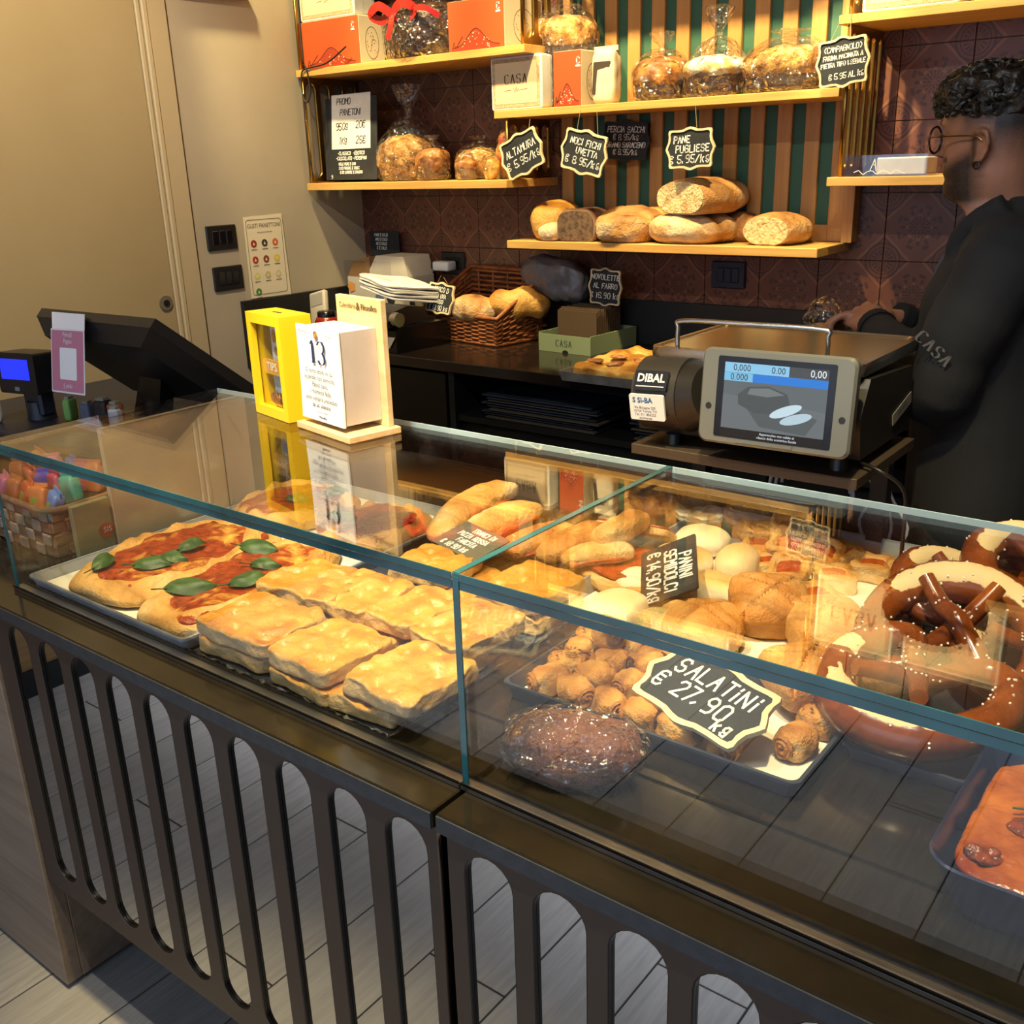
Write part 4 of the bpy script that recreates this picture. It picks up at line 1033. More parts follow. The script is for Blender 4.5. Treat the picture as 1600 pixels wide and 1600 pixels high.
for k in range(16):
    a = rg.uniform(-1.3, -.7); x = -.038 + .0053 * k; z = .021 + .008 * (k % 2)
    G().cyl((0, 0, -.001), (0, 0, .001), .0115, n=16).build('coin', COIN, t, world=False).matrix_basis = Matrix.Translation((x, -.010 + rg.uniform(-.004, .012), z)) @ Matrix.Rotation(PI / 2 + rg.uniform(-.35, .35), 4, 'X') @ Matrix.Rotation(rg.uniform(-.5, .5), 4, 'Y')

# ------------------------------------------------------------------ cream panel, card, basket of packets left of the glass
t = thing('leaning_carton', 'tall cream carton standing outside the left glass end', 'box', (-1.80, 1.15, .894))
G().box(-1.796, -1.784, .990, 1.335, .8945, 1.136, .001).build('carton', mat('cream_carton', 'c2b298', .6, col2='baa98d', vs=5), t, smooth=False)
G().box(-1.7965, -1.7835, .990, 1.335, 1.136, 1.1375).build('top_edge', mat('fold_line', '8f8068', .7), t, smooth=False)
t = thing('paper_bag', 'grey green paper bag with round red seal beside the basket', 'bag', (-1.81, .93, .894))
G().box(-1.797, -1.784, .905, .985, .8945, 1.003, .002).build('bag', mat('bag_green', '7d7a5c', .7, col2='858260', vs=10), t, smooth=False)
sm = frame((-1.7835, .969, .938), (0, 1, 0), (0, 0, 1))
G().prism(circ(.016, 24), 0, .0006, sm).build('seal', mat('seal_red', 'a23c24', .6), t, smooth=False)
g = G(); text_mesh(g, 'SIS', .016, sm @ Matrix.Translation((.002, .001, .001))); g.build('seal_letters', PAPER, t, smooth=False)
t = thing('bark_basket', 'woven bark basket filled with coloured packets left of the glass', 'basket', (-1.95, .975, .894))
BARK = mat('bark', '8b6a4c', .75, col2='5d4532', vs=30, bump=.7, bs=80, stretch=(1, 1, 4)); BARKG = mat('bark_grey', '96897c', .75, col2='5d544d', vs=30, bump=.7, bs=80)
x0, x1, y0, y1 = -2.12, -1.832, .885, 1.06
for j in range(4):
    z0, z1 = .896 + j * .024, .918 + j * .024
    for i in range(9):
        xa = x0 + (x1 - x0) * i / 9; o = (.004 if (i + j) % 2 else 0)
        G().box(xa, xa + (x1 - x0) / 9 - .002, y0 - o - .003, y0 + .003 - o, z0, z1, .002).build('bark_strip', BARKG if (i + j) % 2 else BARK, t, smooth=False)
    for i in range(6):
        ya = y0 + (y1 - y0) * i / 6; o = (.004 if (i + j) % 2 else 0)
        G().box(x1 - .003 + o, x1 + .003 + o, ya, ya + (y1 - y0) / 6 - .002, z0, z1, .002).build('bark_strip', BARK, t, smooth=False)
G().box(x0, x1 - .004, y0 + .004, y1, .895, .90).box(x0, x1 - .004, y1 - .004, y1, .90, .99).build('liner', BARK, t, smooth=False)
G().tube(chain([(x0, y0, .992), ((x0 + x1) / 2, y0 - .002, .990), (x1, y0, .993), (x1 + .001, (y0 + y1) / 2, .990), (x1, y1, .994)], 4), .007, 8).build('rim_twist', BARK, t)
pk = [('c76a8e', 0), ('b0653a', 0), ('b8592f', 1), ('c8743c', 1), ('4f7fc0', 1), ('b0653a', 0), ('b2513a', 1), ('5a4fae', 0), ('b34a5c', 0), ('4aa08c', 0), ('c0693a', 0), ('d0708f', 0), ('3f57a8', 0), ('a8455e', 0), ('c26b3c', 0)]
nm = {'c76a8e': 'pink', 'b0653a': 'brown orange', 'b8592f': 'orange', 'c8743c': 'light orange', '4f7fc0': 'blue', 'b2513a': 'rust red', '5a4fae': 'violet', 'b34a5c': 'raspberry', '4aa08c': 'turquoise', 'c0693a': 'tan', 'd0708f': 'rose', '3f57a8': 'deep blue', 'a8455e': 'plum', 'c26b3c': 'copper'}
wh = ['by the left glass edge', 'at the front rim', 'in the front row', 'in the front row beside the bag', 'in the front right corner', 'on the right side', 'in the middle', 'at the back', 'behind the middle one', 'on top at the right', 'in the back right corner', 'lying on top', 'at the far back', 'at the back left', 'behind the violet one']
rg = random.Random(8)
for k, (c, gr) in enumerate(pk):
    i, j = k % 5, k // 5
    cx, cy, z = x0 + .035 + .052 * i, y0 + .028 + .05 * j, .955 + .012 * j + rg.uniform(-.004, .008)
    p = thing('sweet_packet', f'{nm[c]} sweet packet {wh[k]} of the bark basket', 'packet', (cx, cy, z), rg.uniform(-.3, .3), 'packets in the bark basket')
    cm = mat('packet_' + c, c, .4)
    G().blob(.046, .026, .062, 5, 8, .002, 50, k).build('pouch', cm, p, world=False)
    G().box(-.022, .022, -.0015, .0015, .061, .069).build('crimp', cm, p, smooth=False, world=False)
    if gr: G().box(-.010, .010, -.0137, -.0128, .014, .040).build('label', mat('packet_label', '7f9a3e', .6), p, smooth=False, world=False)
    p.rotation_euler = (rg.uniform(-.35, .1), rg.uniform(-.2, .2), rg.uniform(-.3, .3))

# ------------------------------------------------------------------ cash register on a raised desk
DBLUE = mat('dark_blue_plastic', '161a28', .45)
t = thing('raised_desk', 'dark raised cash desk top under the register', 'desk', (-2.3, 1.3, .894))
G().box(-2.75, -1.84, 1.075, 1.60, .8945, 1.03, .004).build('body', DBLUE, t, smooth=False)
G().box(-2.70, -1.90, 1.0735, 1.0755, .92, 1.01).build('drawer_front', BLACKP, t, smooth=False)
t = thing('register_monitor', 'black cash register monitor seen from behind with tilted screen', 'monitor', (-2.08, 1.36, 1.03))
# housing: screen plane faces the cashier (+Y) and leans back
A, B = Vector((-2.372, 1.215, 1.296)), Vector((-1.905, 1.215, 1.302)); C_, D = Vector((-1.830, 1.415, 1.115)), Vector((-2.30, 1.415, 1.11))
n = (B - A).cross(D - A).normalized(); n = n if n.y < 0 else -n
def q(pts, dz): return [p + n * dz for p in pts]
cc = (A + B + C_ + D) / 4; F = [A, B, C_, D]
Fi = [p + (cc - p) * .16 for p in F]
G().loft([q(F, -.012), q(F, .012), q([p + (cc - p) * .02 for p in F], .016), q(Fi, .05)]).build('housing', BLACKP, t, smooth=False)
G().loft([q([p + (cc - p) * .05 for p in F], -.0125), q([p + (cc - p) * .05 for p in F], -.0135)]).build('screen', BLACKG, t, smooth=False)
m = frame(cc + n * .0515 + Vector((-.10, -.02, .035)) - n * .012, (B - A), (A - D))
G().prism(rrect(.085, .036, .003, 2), .004, .012, m).build('type_label', mat('type_label', 'b9c2d4', .6), t, smooth=False)
g = G()
for k in range(4): g.box(-.036, .030 - .01 * k, .010 - .007 * k, .013 - .007 * k, .0121, .0124, m=m)
g.build('label_print', INK, t, smooth=False)
G().loft([[(-2.165 + a, y, 1.031), (-2.055 + a, y, 1.031), (-2.055 + a, y + .035, 1.031), (-2.165 + a, y + .035, 1.031)] if z == 0 else [(-2.135 + a, y, z), (-2.055 + a, y, z), (-2.055 + a, y + .04, z), (-2.135 + a, y + .04, z)] for (a, y, z) in ((-.02, 1.30, 0), (.02, 1.30, 1.17))]).build('stand', BLACKG, t, smooth=False)
G().box(-2.26, -1.98, 1.25, 1.45, 1.0305, 1.045, .006).build('foot', BLACKP, t, smooth=False)
t = thing('payment_tag', 'pink paper payment tag hanging from the register monitor', 'tag', (-2.27, 1.19, 1.1))
PK = mat('pink_tag', 'b5738f', .6)
tl_, tr_ = Vector((-2.264, 1.182, 1.268)), Vector((-2.124, 1.182, 1.274)); bl_, br_ = Vector((-2.264, 1.156, 1.130)), Vector((-2.124, 1.156, 1.136))
m = frame((tl_ + br_ + tr_ + bl_) / 4, tr_ - tl_, Vector((0, .19, 1)))
cd_ = G().prism(rrect(.144, .146, .003, 2), -.0008, 0, m).build('card', mat('tag_edge', 'd9dce6', .6), t, smooth=False)
G().prism(rrect(.136, .138, .003, 2), .0002, .0006, m).build('pink_face', PK, cd_, smooth=False)
G().prism(rrect(.072, .072, .003, 2), .0008, .0012, m @ Matrix.Translation((.004, -.006, 0))).build('white_square', mat('tag_white', 'dfe2ea', .6), cd_, smooth=False)
g = G(); text_mesh(g, 'PrimaSi\nPagato', .015, m @ Matrix.Translation((.002, .052, .0012)), sx=.9); text_mesh(g, '$ satispay'.replace('$ satispay', '§ saldo'), .014, m @ Matrix.Translation((.002, -.056, .0012))); g.build('lettering', mat('tag_letter', 'd9dce6', .6), cd_, smooth=False)
G().loft([[tl_ + Vector((.002, 0, .001)), tr_ + Vector((0, 0, .001)), tr_ + Vector((0, .001, .001)), tl_ + Vector((.002, .001, .001))], [Vector((-2.300, 1.208, 1.302)), Vector((-2.160, 1.208, 1.305)), Vector((-2.160, 1.210, 1.305)), Vector((-2.300, 1.210, 1.302))]]).build('tape', mat('tag_edge', 'd9dce6'), t, smooth=False)
t = thing('customer_display', 'small black customer display with blue lit screen', 'display', (-2.28, 1.14, 1.03))
m = frame((-2.440, 1.165, 1.150), (.99, .12, .03), (0, .05, 1))
g = G(); g.prism(rrect(.150, .100, .008, 3), -.075, 0, m); g.build('housing', BLACKP, t, ang=40)
LCD = NT('blue_lcd'); LCD.b.inputs['Emission Color'].default_value = lin('2438ff'); LCD.b.inputs['Emission Strength'].default_value = .5; LCD.color('0a1040')
G().prism(rrect(.112, .050, .002, 2), .0005, .0012, m @ Matrix.Translation((-.004, .010, 0))).build('lcd', LCD.m, t, smooth=False)
G().prism(rrect(.018, .010, .002, 2), .0005, .0012, m @ Matrix.Translation((-.004, -.038, 0))).build('badge', mat('badge_grey', '6f7483', .5), t, smooth=False)
G().box(-2.48, -2.40, 1.19, 1.23, 1.04, 1.12, .006).build('neck', DBLUE, t, smooth=False)
G().cyl((-2.44, 1.21, 1.031), (-2.44, 1.21, 1.075), .035, .03, 20).build('foot', DBLUE, t)
cl_ = [('wooden_stand', 'little card with block letters leaning by the customer display', -2.50, 1.12, .05, .012, .075, 'a9a29a'), ('highlighter', 'green topped packet on the register desk', -2.345, 1.235, .022, .03, .055, '7fae5a'),
       ('stapler', 'grey block on the register desk beside the green packet', -2.30, 1.255, .03, .03, .045, '6b6f80'), ('tape_roll', 'dark lump beside the grey block on the register desk', -2.255, 1.27, .04, .035, .055, '2a2020'),
       ('lighter', 'orange brown pot near the monitor stand', -2.21, 1.275, .03, .03, .05, '9a5a3a'), ('note_pad', 'white paper slip by the monitor foot', -2.18, 1.255, .03, .02, .045, 'b9bac4')]
for k, (nm_, lab, x, y, w, d, h, c) in enumerate(cl_):
    nm2 = ('letter_card', 'packet', 'desk_block', 'pouch', 'pot', 'paper_slip')[k]
    t = thing(nm2, lab, nm2.replace('_', ' '), (x, y, 1.0305), .3)
    cm = mat('clutter_' + c, c, .6)
    if nm2 == 'pot': G().lathe([(.013, 0), (.018, .01), (.019, .045), (.016, .05), (.014, .047)], 16).build('body', cm, t, world=False)
    else: G().blob(w, d, h, 6, 8, .001, 40, k).build('body', cm, t, world=False)
    if nm2 == 'letter_card':
        g = G(); text_mesh(g, 'CASA', .02, frame((0, -.0075, .052), (1, 0, 0), (0, 0, 1))); g.build('lettering', INK, t, smooth=False, world=False)
    else: G().box(-w * .3, w * .3, -d * .3, d * .3, h - .002, h + .006, .001).build('top', mat('clutter_top', '8a8a80', .6), t, smooth=False, world=False)

# ------------------------------------------------------------------ scale on its stand
GREY = mat('scale_grey', '74766f', .42, .3); DGREY = mat('scale_dark', '24211f', .4, .1); SBLK = mat('scale_black', '0d0d0f', .3)
t = thing('scale_stand', 'brown raised plate carrying the shop scale', 'stand', (-.66, 1.7, .897))
G().box(-.936, -.512, 1.555, 1.855, 1.080, 1.099, .001).build('plate', mat('stand_brown', '3f352a', .45), t, smooth=False)
for x, y in ((-.90, 1.775), (-.54, 1.775)): G().box(x - .015, x + .015, y - .015, y + .015, .8972, 1.080).build('post', BLACK, t, smooth=False)
t = thing('shop_scale', 'grey shop scale with colour screen and steel platter', 'scale', (-.72, 1.7, 1.099))
for x, y in ((-.87, 1.60), (-.56, 1.60), (-.87, 1.82), (-.56, 1.82)): G().cyl((x, y, 1.0992), (x, y, 1.118), .018, .015, 16).build('foot', SBLK, t)
pr_ = [(1.60, 1.118), (1.845, 1.118), (1.855, 1.15), (1.845, 1.235), (1.62, 1.25), (1.585, 1.19)]
g = G().prism(pr_, 0, .42, frame((-.945, 0, 0), (0, 1, 0), (0, 0, 1))); g.build('body', DGREY, t, smooth=False)
g = G(); L = lambda w, d, r, z: [(x - .73, y + 1.755, z) for x, y in rrect(w, d, r, 5)]
g.loft([L(.37, .30, .02, 1.252), L(.392, .318, .024, 1.254), L(.396, .322, .026, 1.266), L(.392, .318, .024, 1.275), L(.372, .298, .02, 1.2765), L(.366, .292, .02, 1.273)]); g.build('platter', STEEL, t, ang=35)
g = G(); g.tube(chain([(-.878, 1.618, 1.270), (-.878, 1.618, 1.308), (-.868, 1.618, 1.322), (-.74, 1.620, 1.324), (-.612, 1.622, 1.324), (-.602, 1.622, 1.310), (-.602, 1.622, 1.270)], 5), .0042, 10); g.build('platter_rail', STEEL, t)
g = G().cyl((-.925, 1.60, 1.190), (-.838, 1.60, 1.195), .066, n=36); g.build('printer_drum', mat('drum_grey', '3b3733', .42, .3), t, ang=40)
g = G().cyl((-.840, 1.60, 1.192), (-.79, 1.585, 1.205), .066, .05, n=36); g.build('drum_cone', DGREY, t, ang=40)
m = frame((-.885, 1.536, 1.226), (1, .01, .05), (0, .42, .9))
bdg = G().prism(rrect(.066, .036, .002, 2), -.004, .0012, m).build('badge', mat('badge_navy', '10131f', .4), t, smooth=False)
g = G(); text_mesh(g, 'DIBAL', .0205, m @ Matrix.Translation((0, .004, .0016)), thick=.0006); g.box(-.028, .028, -.0115, -.0100, .0012, .0018, m=m); g.build('badge_letters', WHITE, bdg, smooth=False)
m = frame((-.889, 1.531, 1.178), (1, .01, .05), (0, -.12, 1))
bdg = G().prism(rrect(.070, .048, .003, 2), -.003, .0012, m).build('dealer_label', mat('label_white', 'd9dadc', .5), t, smooth=False)
g = G(); text_mesh(g, 'S SI-BA', .0135, m @ Matrix.Translation((-.008, .013, .0016)), thick=.0004); g.build('dealer_name', mat('label_blue', '1c5f9e', .5), bdg, smooth=False)
g = G()
for k, s in enumerate(('Via Bologna 220', '10154 Torino TO', 'Tel. 011 852222', 'assistenza')): text_mesh(g, s, .0066, m @ Matrix.Translation((-.004, -.0005 - .0065 * k, .0016)))
g.build('dealer_print', INKB, bdg, smooth=False)
# display head
sm_ = frame((-.652, 1.531, 1.2165), (1, 0, .012), (0, .11, 1))
g = G(); L = lambda w, h, r, z: [sm_ @ Vector((x, y, z)) for x, y in rrect(w, h, r, 6)]
g.loft([L(.225, .135, .012, -.034), L(.262, .158, .014, -.024), L(.266, .162, .016, -.004), L(.258, .154, .014, .001)]); g.build('screen_housing', GREY, t, ang=35)
G().box(-.70, -.60, 1.55, 1.62, 1.17, 1.24).build('screen_arm', DGREY, t, smooth=False)
bz = G().prism(rrect(.204, .136, .003, 2), .001, .002, sm_).build('bezel', SBLK, t, smooth=False)
for x in (-.115, .117): G().prism(circ(.0055, 16, x, -.018), .001, .0018, sm_).build('screw_cap', DGREY, t, smooth=False)
G().prism(rrect(.10, .006, .002, 2, -.01, -.0725), .001, .003, sm_).build('grip', GREY, t, smooth=False)
def emis(nm_, c, s=1.):
    s *= .52
    k = NT(nm_); k.color('050505'); k.b.inputs['Emission Color'].default_value = lin(c); k.b.inputs['Emission Strength'].default_value = s; return k.m
def pic(nm_, pts, z, c, s=1.): return G().prism(pts, z, z + .0002, sm_).build(nm_, emis('screen_' + c, c, s), bz, smooth=False)
R = lambda x0, x1, y0, y1: [(x0, y0), (x1, y0), (x1, y1), (x0, y1)]
pic('screen_picture', R(-.089, .090, -.052, .058), .0021, '5f686c', .9)
pic('picture_table', [(-.089, -.052), (.090, -.052), (.090, -.010), (-.089, .006)], .0024, '6f767a', .8)
pic('picture_board', [(-.020, -.044), (.060, -.050), (.078, -.022), (.030, -.008), (-.05, -.01)], .0027, '575f62', .8)
pic('picture_loaf', [(-.060, -.010), (-.062, .006), (-.045, .020), (-.010, .024), (.024, .014), (.030, -.004), (.010, -.020), (-.03, -.022)], .0030, '4a5053', .9)
pic('picture_crust', [(-.045, .008), (-.040, .018), (-.008, .021), (.020, .012), (-.01, .006)], .0033, '737a7c', .9)
sl = lambda cx, cy, a, b, an: [(cx + a * math.cos(k / 16 * 2 * PI) * math.cos(an) - b * math.sin(k / 16 * 2 * PI) * math.sin(an), cy + a * math.cos(k / 16 * 2 * PI) * math.sin(an) + b * math.sin(k / 16 * 2 * PI) * math.cos(an)) for k in range(16)]
pic('picture_slice', sl(.024, -.014, .029, .008, .38), .0036, 'c4dbe6', .95); pic('picture_slice', sl(.042, -.025, .028, .008, .30), .0033, 'b4ccd8', .95)
pic('picture_rind', sl(.010, -.020, .012, .004, .38), .0034, '3f4548', .8)
pic('bar_light', R(-.089, .024, .042, .0585), .0025, '86c2e4', 1.); pic('bar_grey', R(.024, .090, .042, .0585), .0024, '454a4e', .9)
pic('bar_low', R(-.089, -.038, .028, .0415), .0025, '78bade', 1.); pic('bar_blue', R(-.038, .090, .028, .0415), .0024, '1f78d2', 1.)
pic('footer', R(-.089, .090, -.0665, -.0525), .0024, '06070b', .6)
g = G()
for s, x, y in (('0,000', -.058, .050), ('0.00', .006, .050), ('0.000', -.062, .0345)): text_mesh(g, s, .0155, sm_ @ Matrix.Translation((x, y, .0029)), sx=.92)
g.build('figures_dark', INK, bz, smooth=False)
g = G(); text_mesh(g, '0,00', .017, sm_ @ Matrix.Translation((.073, .050, .0029)), sx=.92)
for k, s in enumerate(('Apparecchio non valido al', 'rilascio dello scontrino fiscale')): text_mesh(g, s, .0058, sm_ @ Matrix.Translation((.012, -.0562 - .0062 * k, .0029)))
g.build('figures_light', emis('screen_white', 'e8f0f6', 1.), bz, smooth=False)
m = frame((-.5245, 1.80, 1.165), (0, 1, .25), (0, -.1, 1))
G().prism(rrect(.10, .022, .002, 2), 0, .001, m).build('side_plate', mat('side_plate', '8b8b84', .5), t, smooth=False)
g = G(); text_mesh(g, 'S/N 4210', .012, m @ Matrix.Translation((0, 0, .0014))); g.build('plate_print', INK, t, smooth=False)
G().tube(chain([(-.54, 1.62, 1.11), (-.49, 1.60, 1.105), (-.455, 1.62, 1.07), (-.452, 1.63, .99), (-.46, 1.66, .90)], 6), .0035, 8).build('cable', BLACKP, t)
t = thing('cable_coil', 'coil of pale cables hanging under the scale plate', 'cable', (-.62, 1.80, .9))
CAB = mat('pale_cable', 'b8bcc6', .5)
for k in range(5):
    r = .085 - .008 * k; G().tube([(-.68 + r * math.cos(a * PI / 12), 1.80 + .012 * k, .975 + .004 * k + r * .95 * math.sin(a * PI / 12)) for a in range(13)], .0035, 7).build('loop', CAB, t)
g = G()
for k in range(4): g.tube(chain([(-.60 + .02 * k, 1.80, 1.07), (-.56 + .01 * k, 1.805, 1.00), (-.585 + .03 * k, 1.81, .94), (-.57 + .02 * k, 1.81, .9)], 4), .003, 6)
g.build('hanging_leads', CAB, t)

# ------------------------------------------------------------------ items on the back counter
t = thing('sealing_machine', 'black electric sealing machine with rounded lid on the back counter', 'machine', (-2.62, 2.72, 1.0))
mm_ = Matrix.Translation((-2.505, 2.555, 1.0005)) @ Matrix.Rotation(-.06, 4, 'Z')
g = G(); g.prism([(-.13, 0), (-.13, .075), (-.115, .085), (.11, .085), (.13, .06), (.13, 0)], -.140, .140, mm_ @ frame((0, 0, 0), (0, 1, 0), (0, 0, 1))); g.build('body', BLACKG, t, smooth=False)
g = G(); g.prism([(-.135, .085), (-.145, .105), (-.12, .135), (-.05, .150), (.03, .138), (.05, .09)], -.132, .118, mm_ @ frame((0, 0, 0), (0, 1, 0), (0, 0, 1))); g.build('lid', BLACKP, t, smooth=False)
G().tube([mm_ @ Vector((.118, -.115, .112)), mm_ @ Vector((.146, -.115, .112))], .024, 16).build('end_knob', STEEL, t)
m = mm_ @ frame((.055, -.1335, .035), (1, 0, 0), (0, 0, 1))
G().prism([(-.07, -.018), (.055, -.018), (.085, .02), (-.03, .02)], 0, .002, m).build('badge', mat('badge_silver', 'b5b0a6', .4, .3), t, smooth=False)
G().prism([(-.02, -.012), (.0, -.012), (.014, .014), (-.004, .014)], .0022, .003, m).build('badge_red', mat('badge_red', '9a241c', .5), t, smooth=False)
G().ring(circ(.016, 16, .035, .0, .014), circ(.009, 16, .035, .0, .008), .0022, .003, m).build('badge_ring', INK, t, smooth=False)
t = thing('paper_bag_stack', 'stack of white paper bags lying on the sealing machine', 'paper bags', (-2.52, 2.80, 1.10))
g = G(); rg = random.Random(4)
for k in range(5):
    a = -.25 + rg.uniform(-.05, .05); mk = Matrix.Translation((-2.580, 2.665, 1.158 + k * .010)) @ Matrix.Rotation(a, 4, 'Z') @ Matrix.Rotation(-.14, 4, 'X') @ Matrix.Rotation(.10, 4, 'Y')
    G().blob(.27, .22, .010, 8, 12, 0, fn=lambda p: p + Vector((0, 0, .006 * noise.noise(p * 9 + Vector((k, 0, 0))))), m=mk).build('bag', PAPER, t)
t = thing('carton', 'white printed carton with open top behind the calendar', 'carton', (-2.88, 2.82, 1.0))
CW = mat('carton_white', 'bdb6a8', .7, col2='b3ab9c', vs=8)
mm_ = Matrix.Translation((-2.865, 2.888, 1.0005)) @ Matrix.Rotation(-.03, 4, 'Z')
g = G().box(-.15, -.02, -.07, .07, 0, .19, m=mm_); g.build('left_half', CW, t, smooth=False)
G().prism([(-.02, 0), (.19, 0), (.19, .20), (.17, .275), (.02, .275), (-.02, .22)], -.07, .07, mm_ @ frame((0, 0, 0), (1, 0, 0), (0, 0, 1))).build('right_half', CW, t, smooth=False)
G().prism([(-.15, .191), (-.02, .191), (-.02, .27), (-.11, .25)], -.055, .068, mm_ @ frame((0, 0, 0), (1, 0, 0), (0, 0, 1))).build('open_flap', mat('kraft', '7a5a34', .8), t, smooth=False)
m = mm_ @ frame((0, -.0712, 0), (1, 0, 0), (0, 0, 1))
g = G(); text_mesh(g, 'HIPPLO', .026, m @ Matrix.Translation((.11, .155, .001)), thick=.0005); text_mesh(g, 'HIPPLO', .018, m @ Matrix.Translation((-.085, .075, .001))); text_mesh(g, 'Macinazione', .010, m @ Matrix.Translation((.02, .165, .001)))
for k in range(3): g.box(-.13, -.04, .05 - .016 * k, .053 - .016 * k, 0, .001, m=m)
g.prism([(.06, .13), (.12, .13), (.10, .085), (.08, .085)], .0005, .001, m); g.build('carton_print', INK, t, smooth=False)
for x, y, r, c in ((-.13, .15, .018, 'c8893a'), (.03, .12, .02, '52648f'), (.045, .09, .01, '7f8f6a'), (.02, .03, .016, '3a3f55'), (.12, .04, .014, 'b03a2a'), (.08, .05, .011, '4a6a4a'), (.165, .14, .013, '2a2a2a'), (.17, .06, .02, '5a7f9c')):
    G().prism([(x + r * (1 + .3 * (k % 2)) * math.cos(k * PI / 5), y + r * (1 + .3 * (k % 2)) * math.sin(k * PI / 5)) for k in range(10)], .0004, .0009, m).build('print_patch', mat('patch_' + c, c, .7), t, smooth=False)
t = thing('chalk_card', 'small black written card standing behind the carton', 'sign', (-2.93, 2.93, 1.26))
m = frame((-2.955, 2.9625, 1.315), (1, 0, 0), (0, 0, 1)); G().box(-3.02, -2.86, 2.964, 2.970, 1.1475, 1.355, .001).build('board', SLATE, t, smooth=False)
g = G()
for k in range(4): g.strokes(write('PANE E DOLCI'[k:], .010, .0, .026 - .017 * k, .2, .1, .9, 'c', .1), .002, m)
g.build('lettering', CHALK, t, smooth=False, recalc=False)
t = thing('acrylic_screen', 'clear acrylic sheet standing in front of the carton', 'screen', (-2.70, 2.62, 1.0))
G().box(-2.795, -2.56, 2.60, 2.604, 1.0005, 1.28).build('sheet', ACRYL, t, smooth=False)
t = thing('card_reader', 'pale card terminal leaning left of the carton', 'card reader', (-2.95, 2.60, 1.0))
m = Matrix.Translation((-2.93, 2.58, 1.02)) @ Matrix.Rotation(-.25, 4, 'Y') @ Matrix.Rotation(-.25, 4, 'X')
G().box(-.045, .045, -.012, .012, 0, .145, .008, 2, m).build('body', mat('reader_white', 'a8a090', .5), t); G().box(-.034, .034, -.0135, -.011, .09, .135, m=m).build('screen', mat('reader_screen', '8d8a80', .3), t, smooth=False)
t = thing('red_jar', 'red jar with black lid half hidden by the calendar', 'jar', (-2.80, 2.50, 1.0))
G().lathe([(.04, 0), (.045, .01), (.045, .07), (.038, .085), (.03, .09)], 24, (-2.80, 2.50, 1.0005)).build('jar', mat('jar_red', '7d1410', .25), t); G().lathe([(.034, .088), (.034, .105), (.03, .108)], 24, (-2.80, 2.50, 1.0005)).build('lid', BLACKG, t)
t = thing('mug', 'dark blue mug beside the red jar', 'mug', (-2.77, 2.45, 1.0))
G().lathe([(.03, 0), (.036, .006), (.038, .06), (.036, .06), (.033, .01)], 24, (-2.715, 2.45, 1.0005)).build('cup', mat('mug_dark', '12142a', .3), t); G().tube(chain([(-2.75, 2.45, 1.05), (-2.77, 2.45, 1.04), (-2.768, 2.45, 1.02), (-2.748, 2.45, 1.012)], 4), .005, 8).build('handle', mat('mug_dark', '12142a'), t)
t = thing('paper_box', 'white leaflet block left of the red jar', 'box', (-2.9, 2.46, 1.0))
G().box(-2.93, -2.85, 2.44, 2.50, 1.0005, 1.055, .003).build('block', mat('leaflet', '9a96a0', .6), t, smooth=False); G().box(-2.925, -2.855, 2.4385, 2.4405, 1.02, 1.045).build('band', mat('band_grey', '5a5866', .6), t, smooth=False)

# wicker basket with two breads and a grey bag
t = thing('wicker_basket', 'honey brown wicker basket with sloping rim on the back counter', 'basket', (-2.322, 2.823, 1.0), -.15)
WICK = mat('wicker', '9a5a2c', .5, col2='6b3a1a', vs=30, bump=.3, bs=120); w, d = .40, .25
def hz(y): return .098 + .135 * max(0, min(1, (y + d / 2) / d))
def perim(n, grow):
    o = []; W2, D2 = w / 2 * grow, d / 2 * grow
    for (ax, ay, bx, by, k) in ((-W2, -D2, W2, -D2, n), (W2, -D2, W2, D2, int(n * .7)), (W2, D2, -W2, D2, n), (-W2, D2, -W2, -D2, int(n * .7))):
        o += [(ax + (bx - ax) * i / k, ay + (by - ay) * i / k) for i in range(k)]
    return o
for r in range(13):
    f = (r + .5) / 13; g = G(); P = perim(20, .93 + .07 * f); pts = []
    for i, (x, y) in enumerate(P):
        o = .0035 * (1 if (i // 2 + r) % 2 else -1); L_ = math.hypot(x, y); pts.append((x + x / L_ * o, y + y / L_ * o, .004 + f * (hz(y) - .008)))
    g.tube(pts, .0052, 6, closed=True); g.build('wicker_row', WICK, t, world=False)
g = G(); g.tube([(x * 1.0, y * 1.0, hz(y)) for x, y in perim(20, 1.01)], .0075, 8, closed=True); g.build('rim', WICK, t, world=False)
for i, (x, y) in enumerate(perim(20, 1.0)):
    if i % 4 == 0: G().tube([(x * .93, y * .93, .0), (x, y, hz(y))], .004, 6).build('stake', WICK, t, world=False)
G().box(-w * .46, w * .46, -d * .46, d * .46, .0005, .006).build('floor', WICK, t, smooth=False, world=False)
g = G().tube([(x * .94, y * .94, .006) for x, y in perim(20, 1.0)], .007, 8, closed=True); g.build('base_rim', WICK, t, world=False)
def loaf(label, c, w, d, h, rz, seed, n=2.5, ma=None, fn=None, amp=.006, ry=0., rx=0., top=.55, group=None, name='bread_loaf', brf=None):
    so = Vector((seed * 1.3, 2, seed)); t = thing(name, label, 'bread', c, 0, group); t.rotation_euler = (rx, ry, rz)
    def br(co, nn): return top - .25 + .4 * max(0, nn.z) + .35 * noise.noise(co * 13 + so)
    G().blob(w, d, h, n, 22, amp, 14, seed, .10, fn).build('crust', ma or LOAF, t, world=False, attr={'brown': brf or br}); return t
loaf('flour dusted bread on the left in the wicker basket', (-2.295, 2.735, 1.075), .19, .12, .10, -.1, 11, 2.4, LOAF, amp=.010)
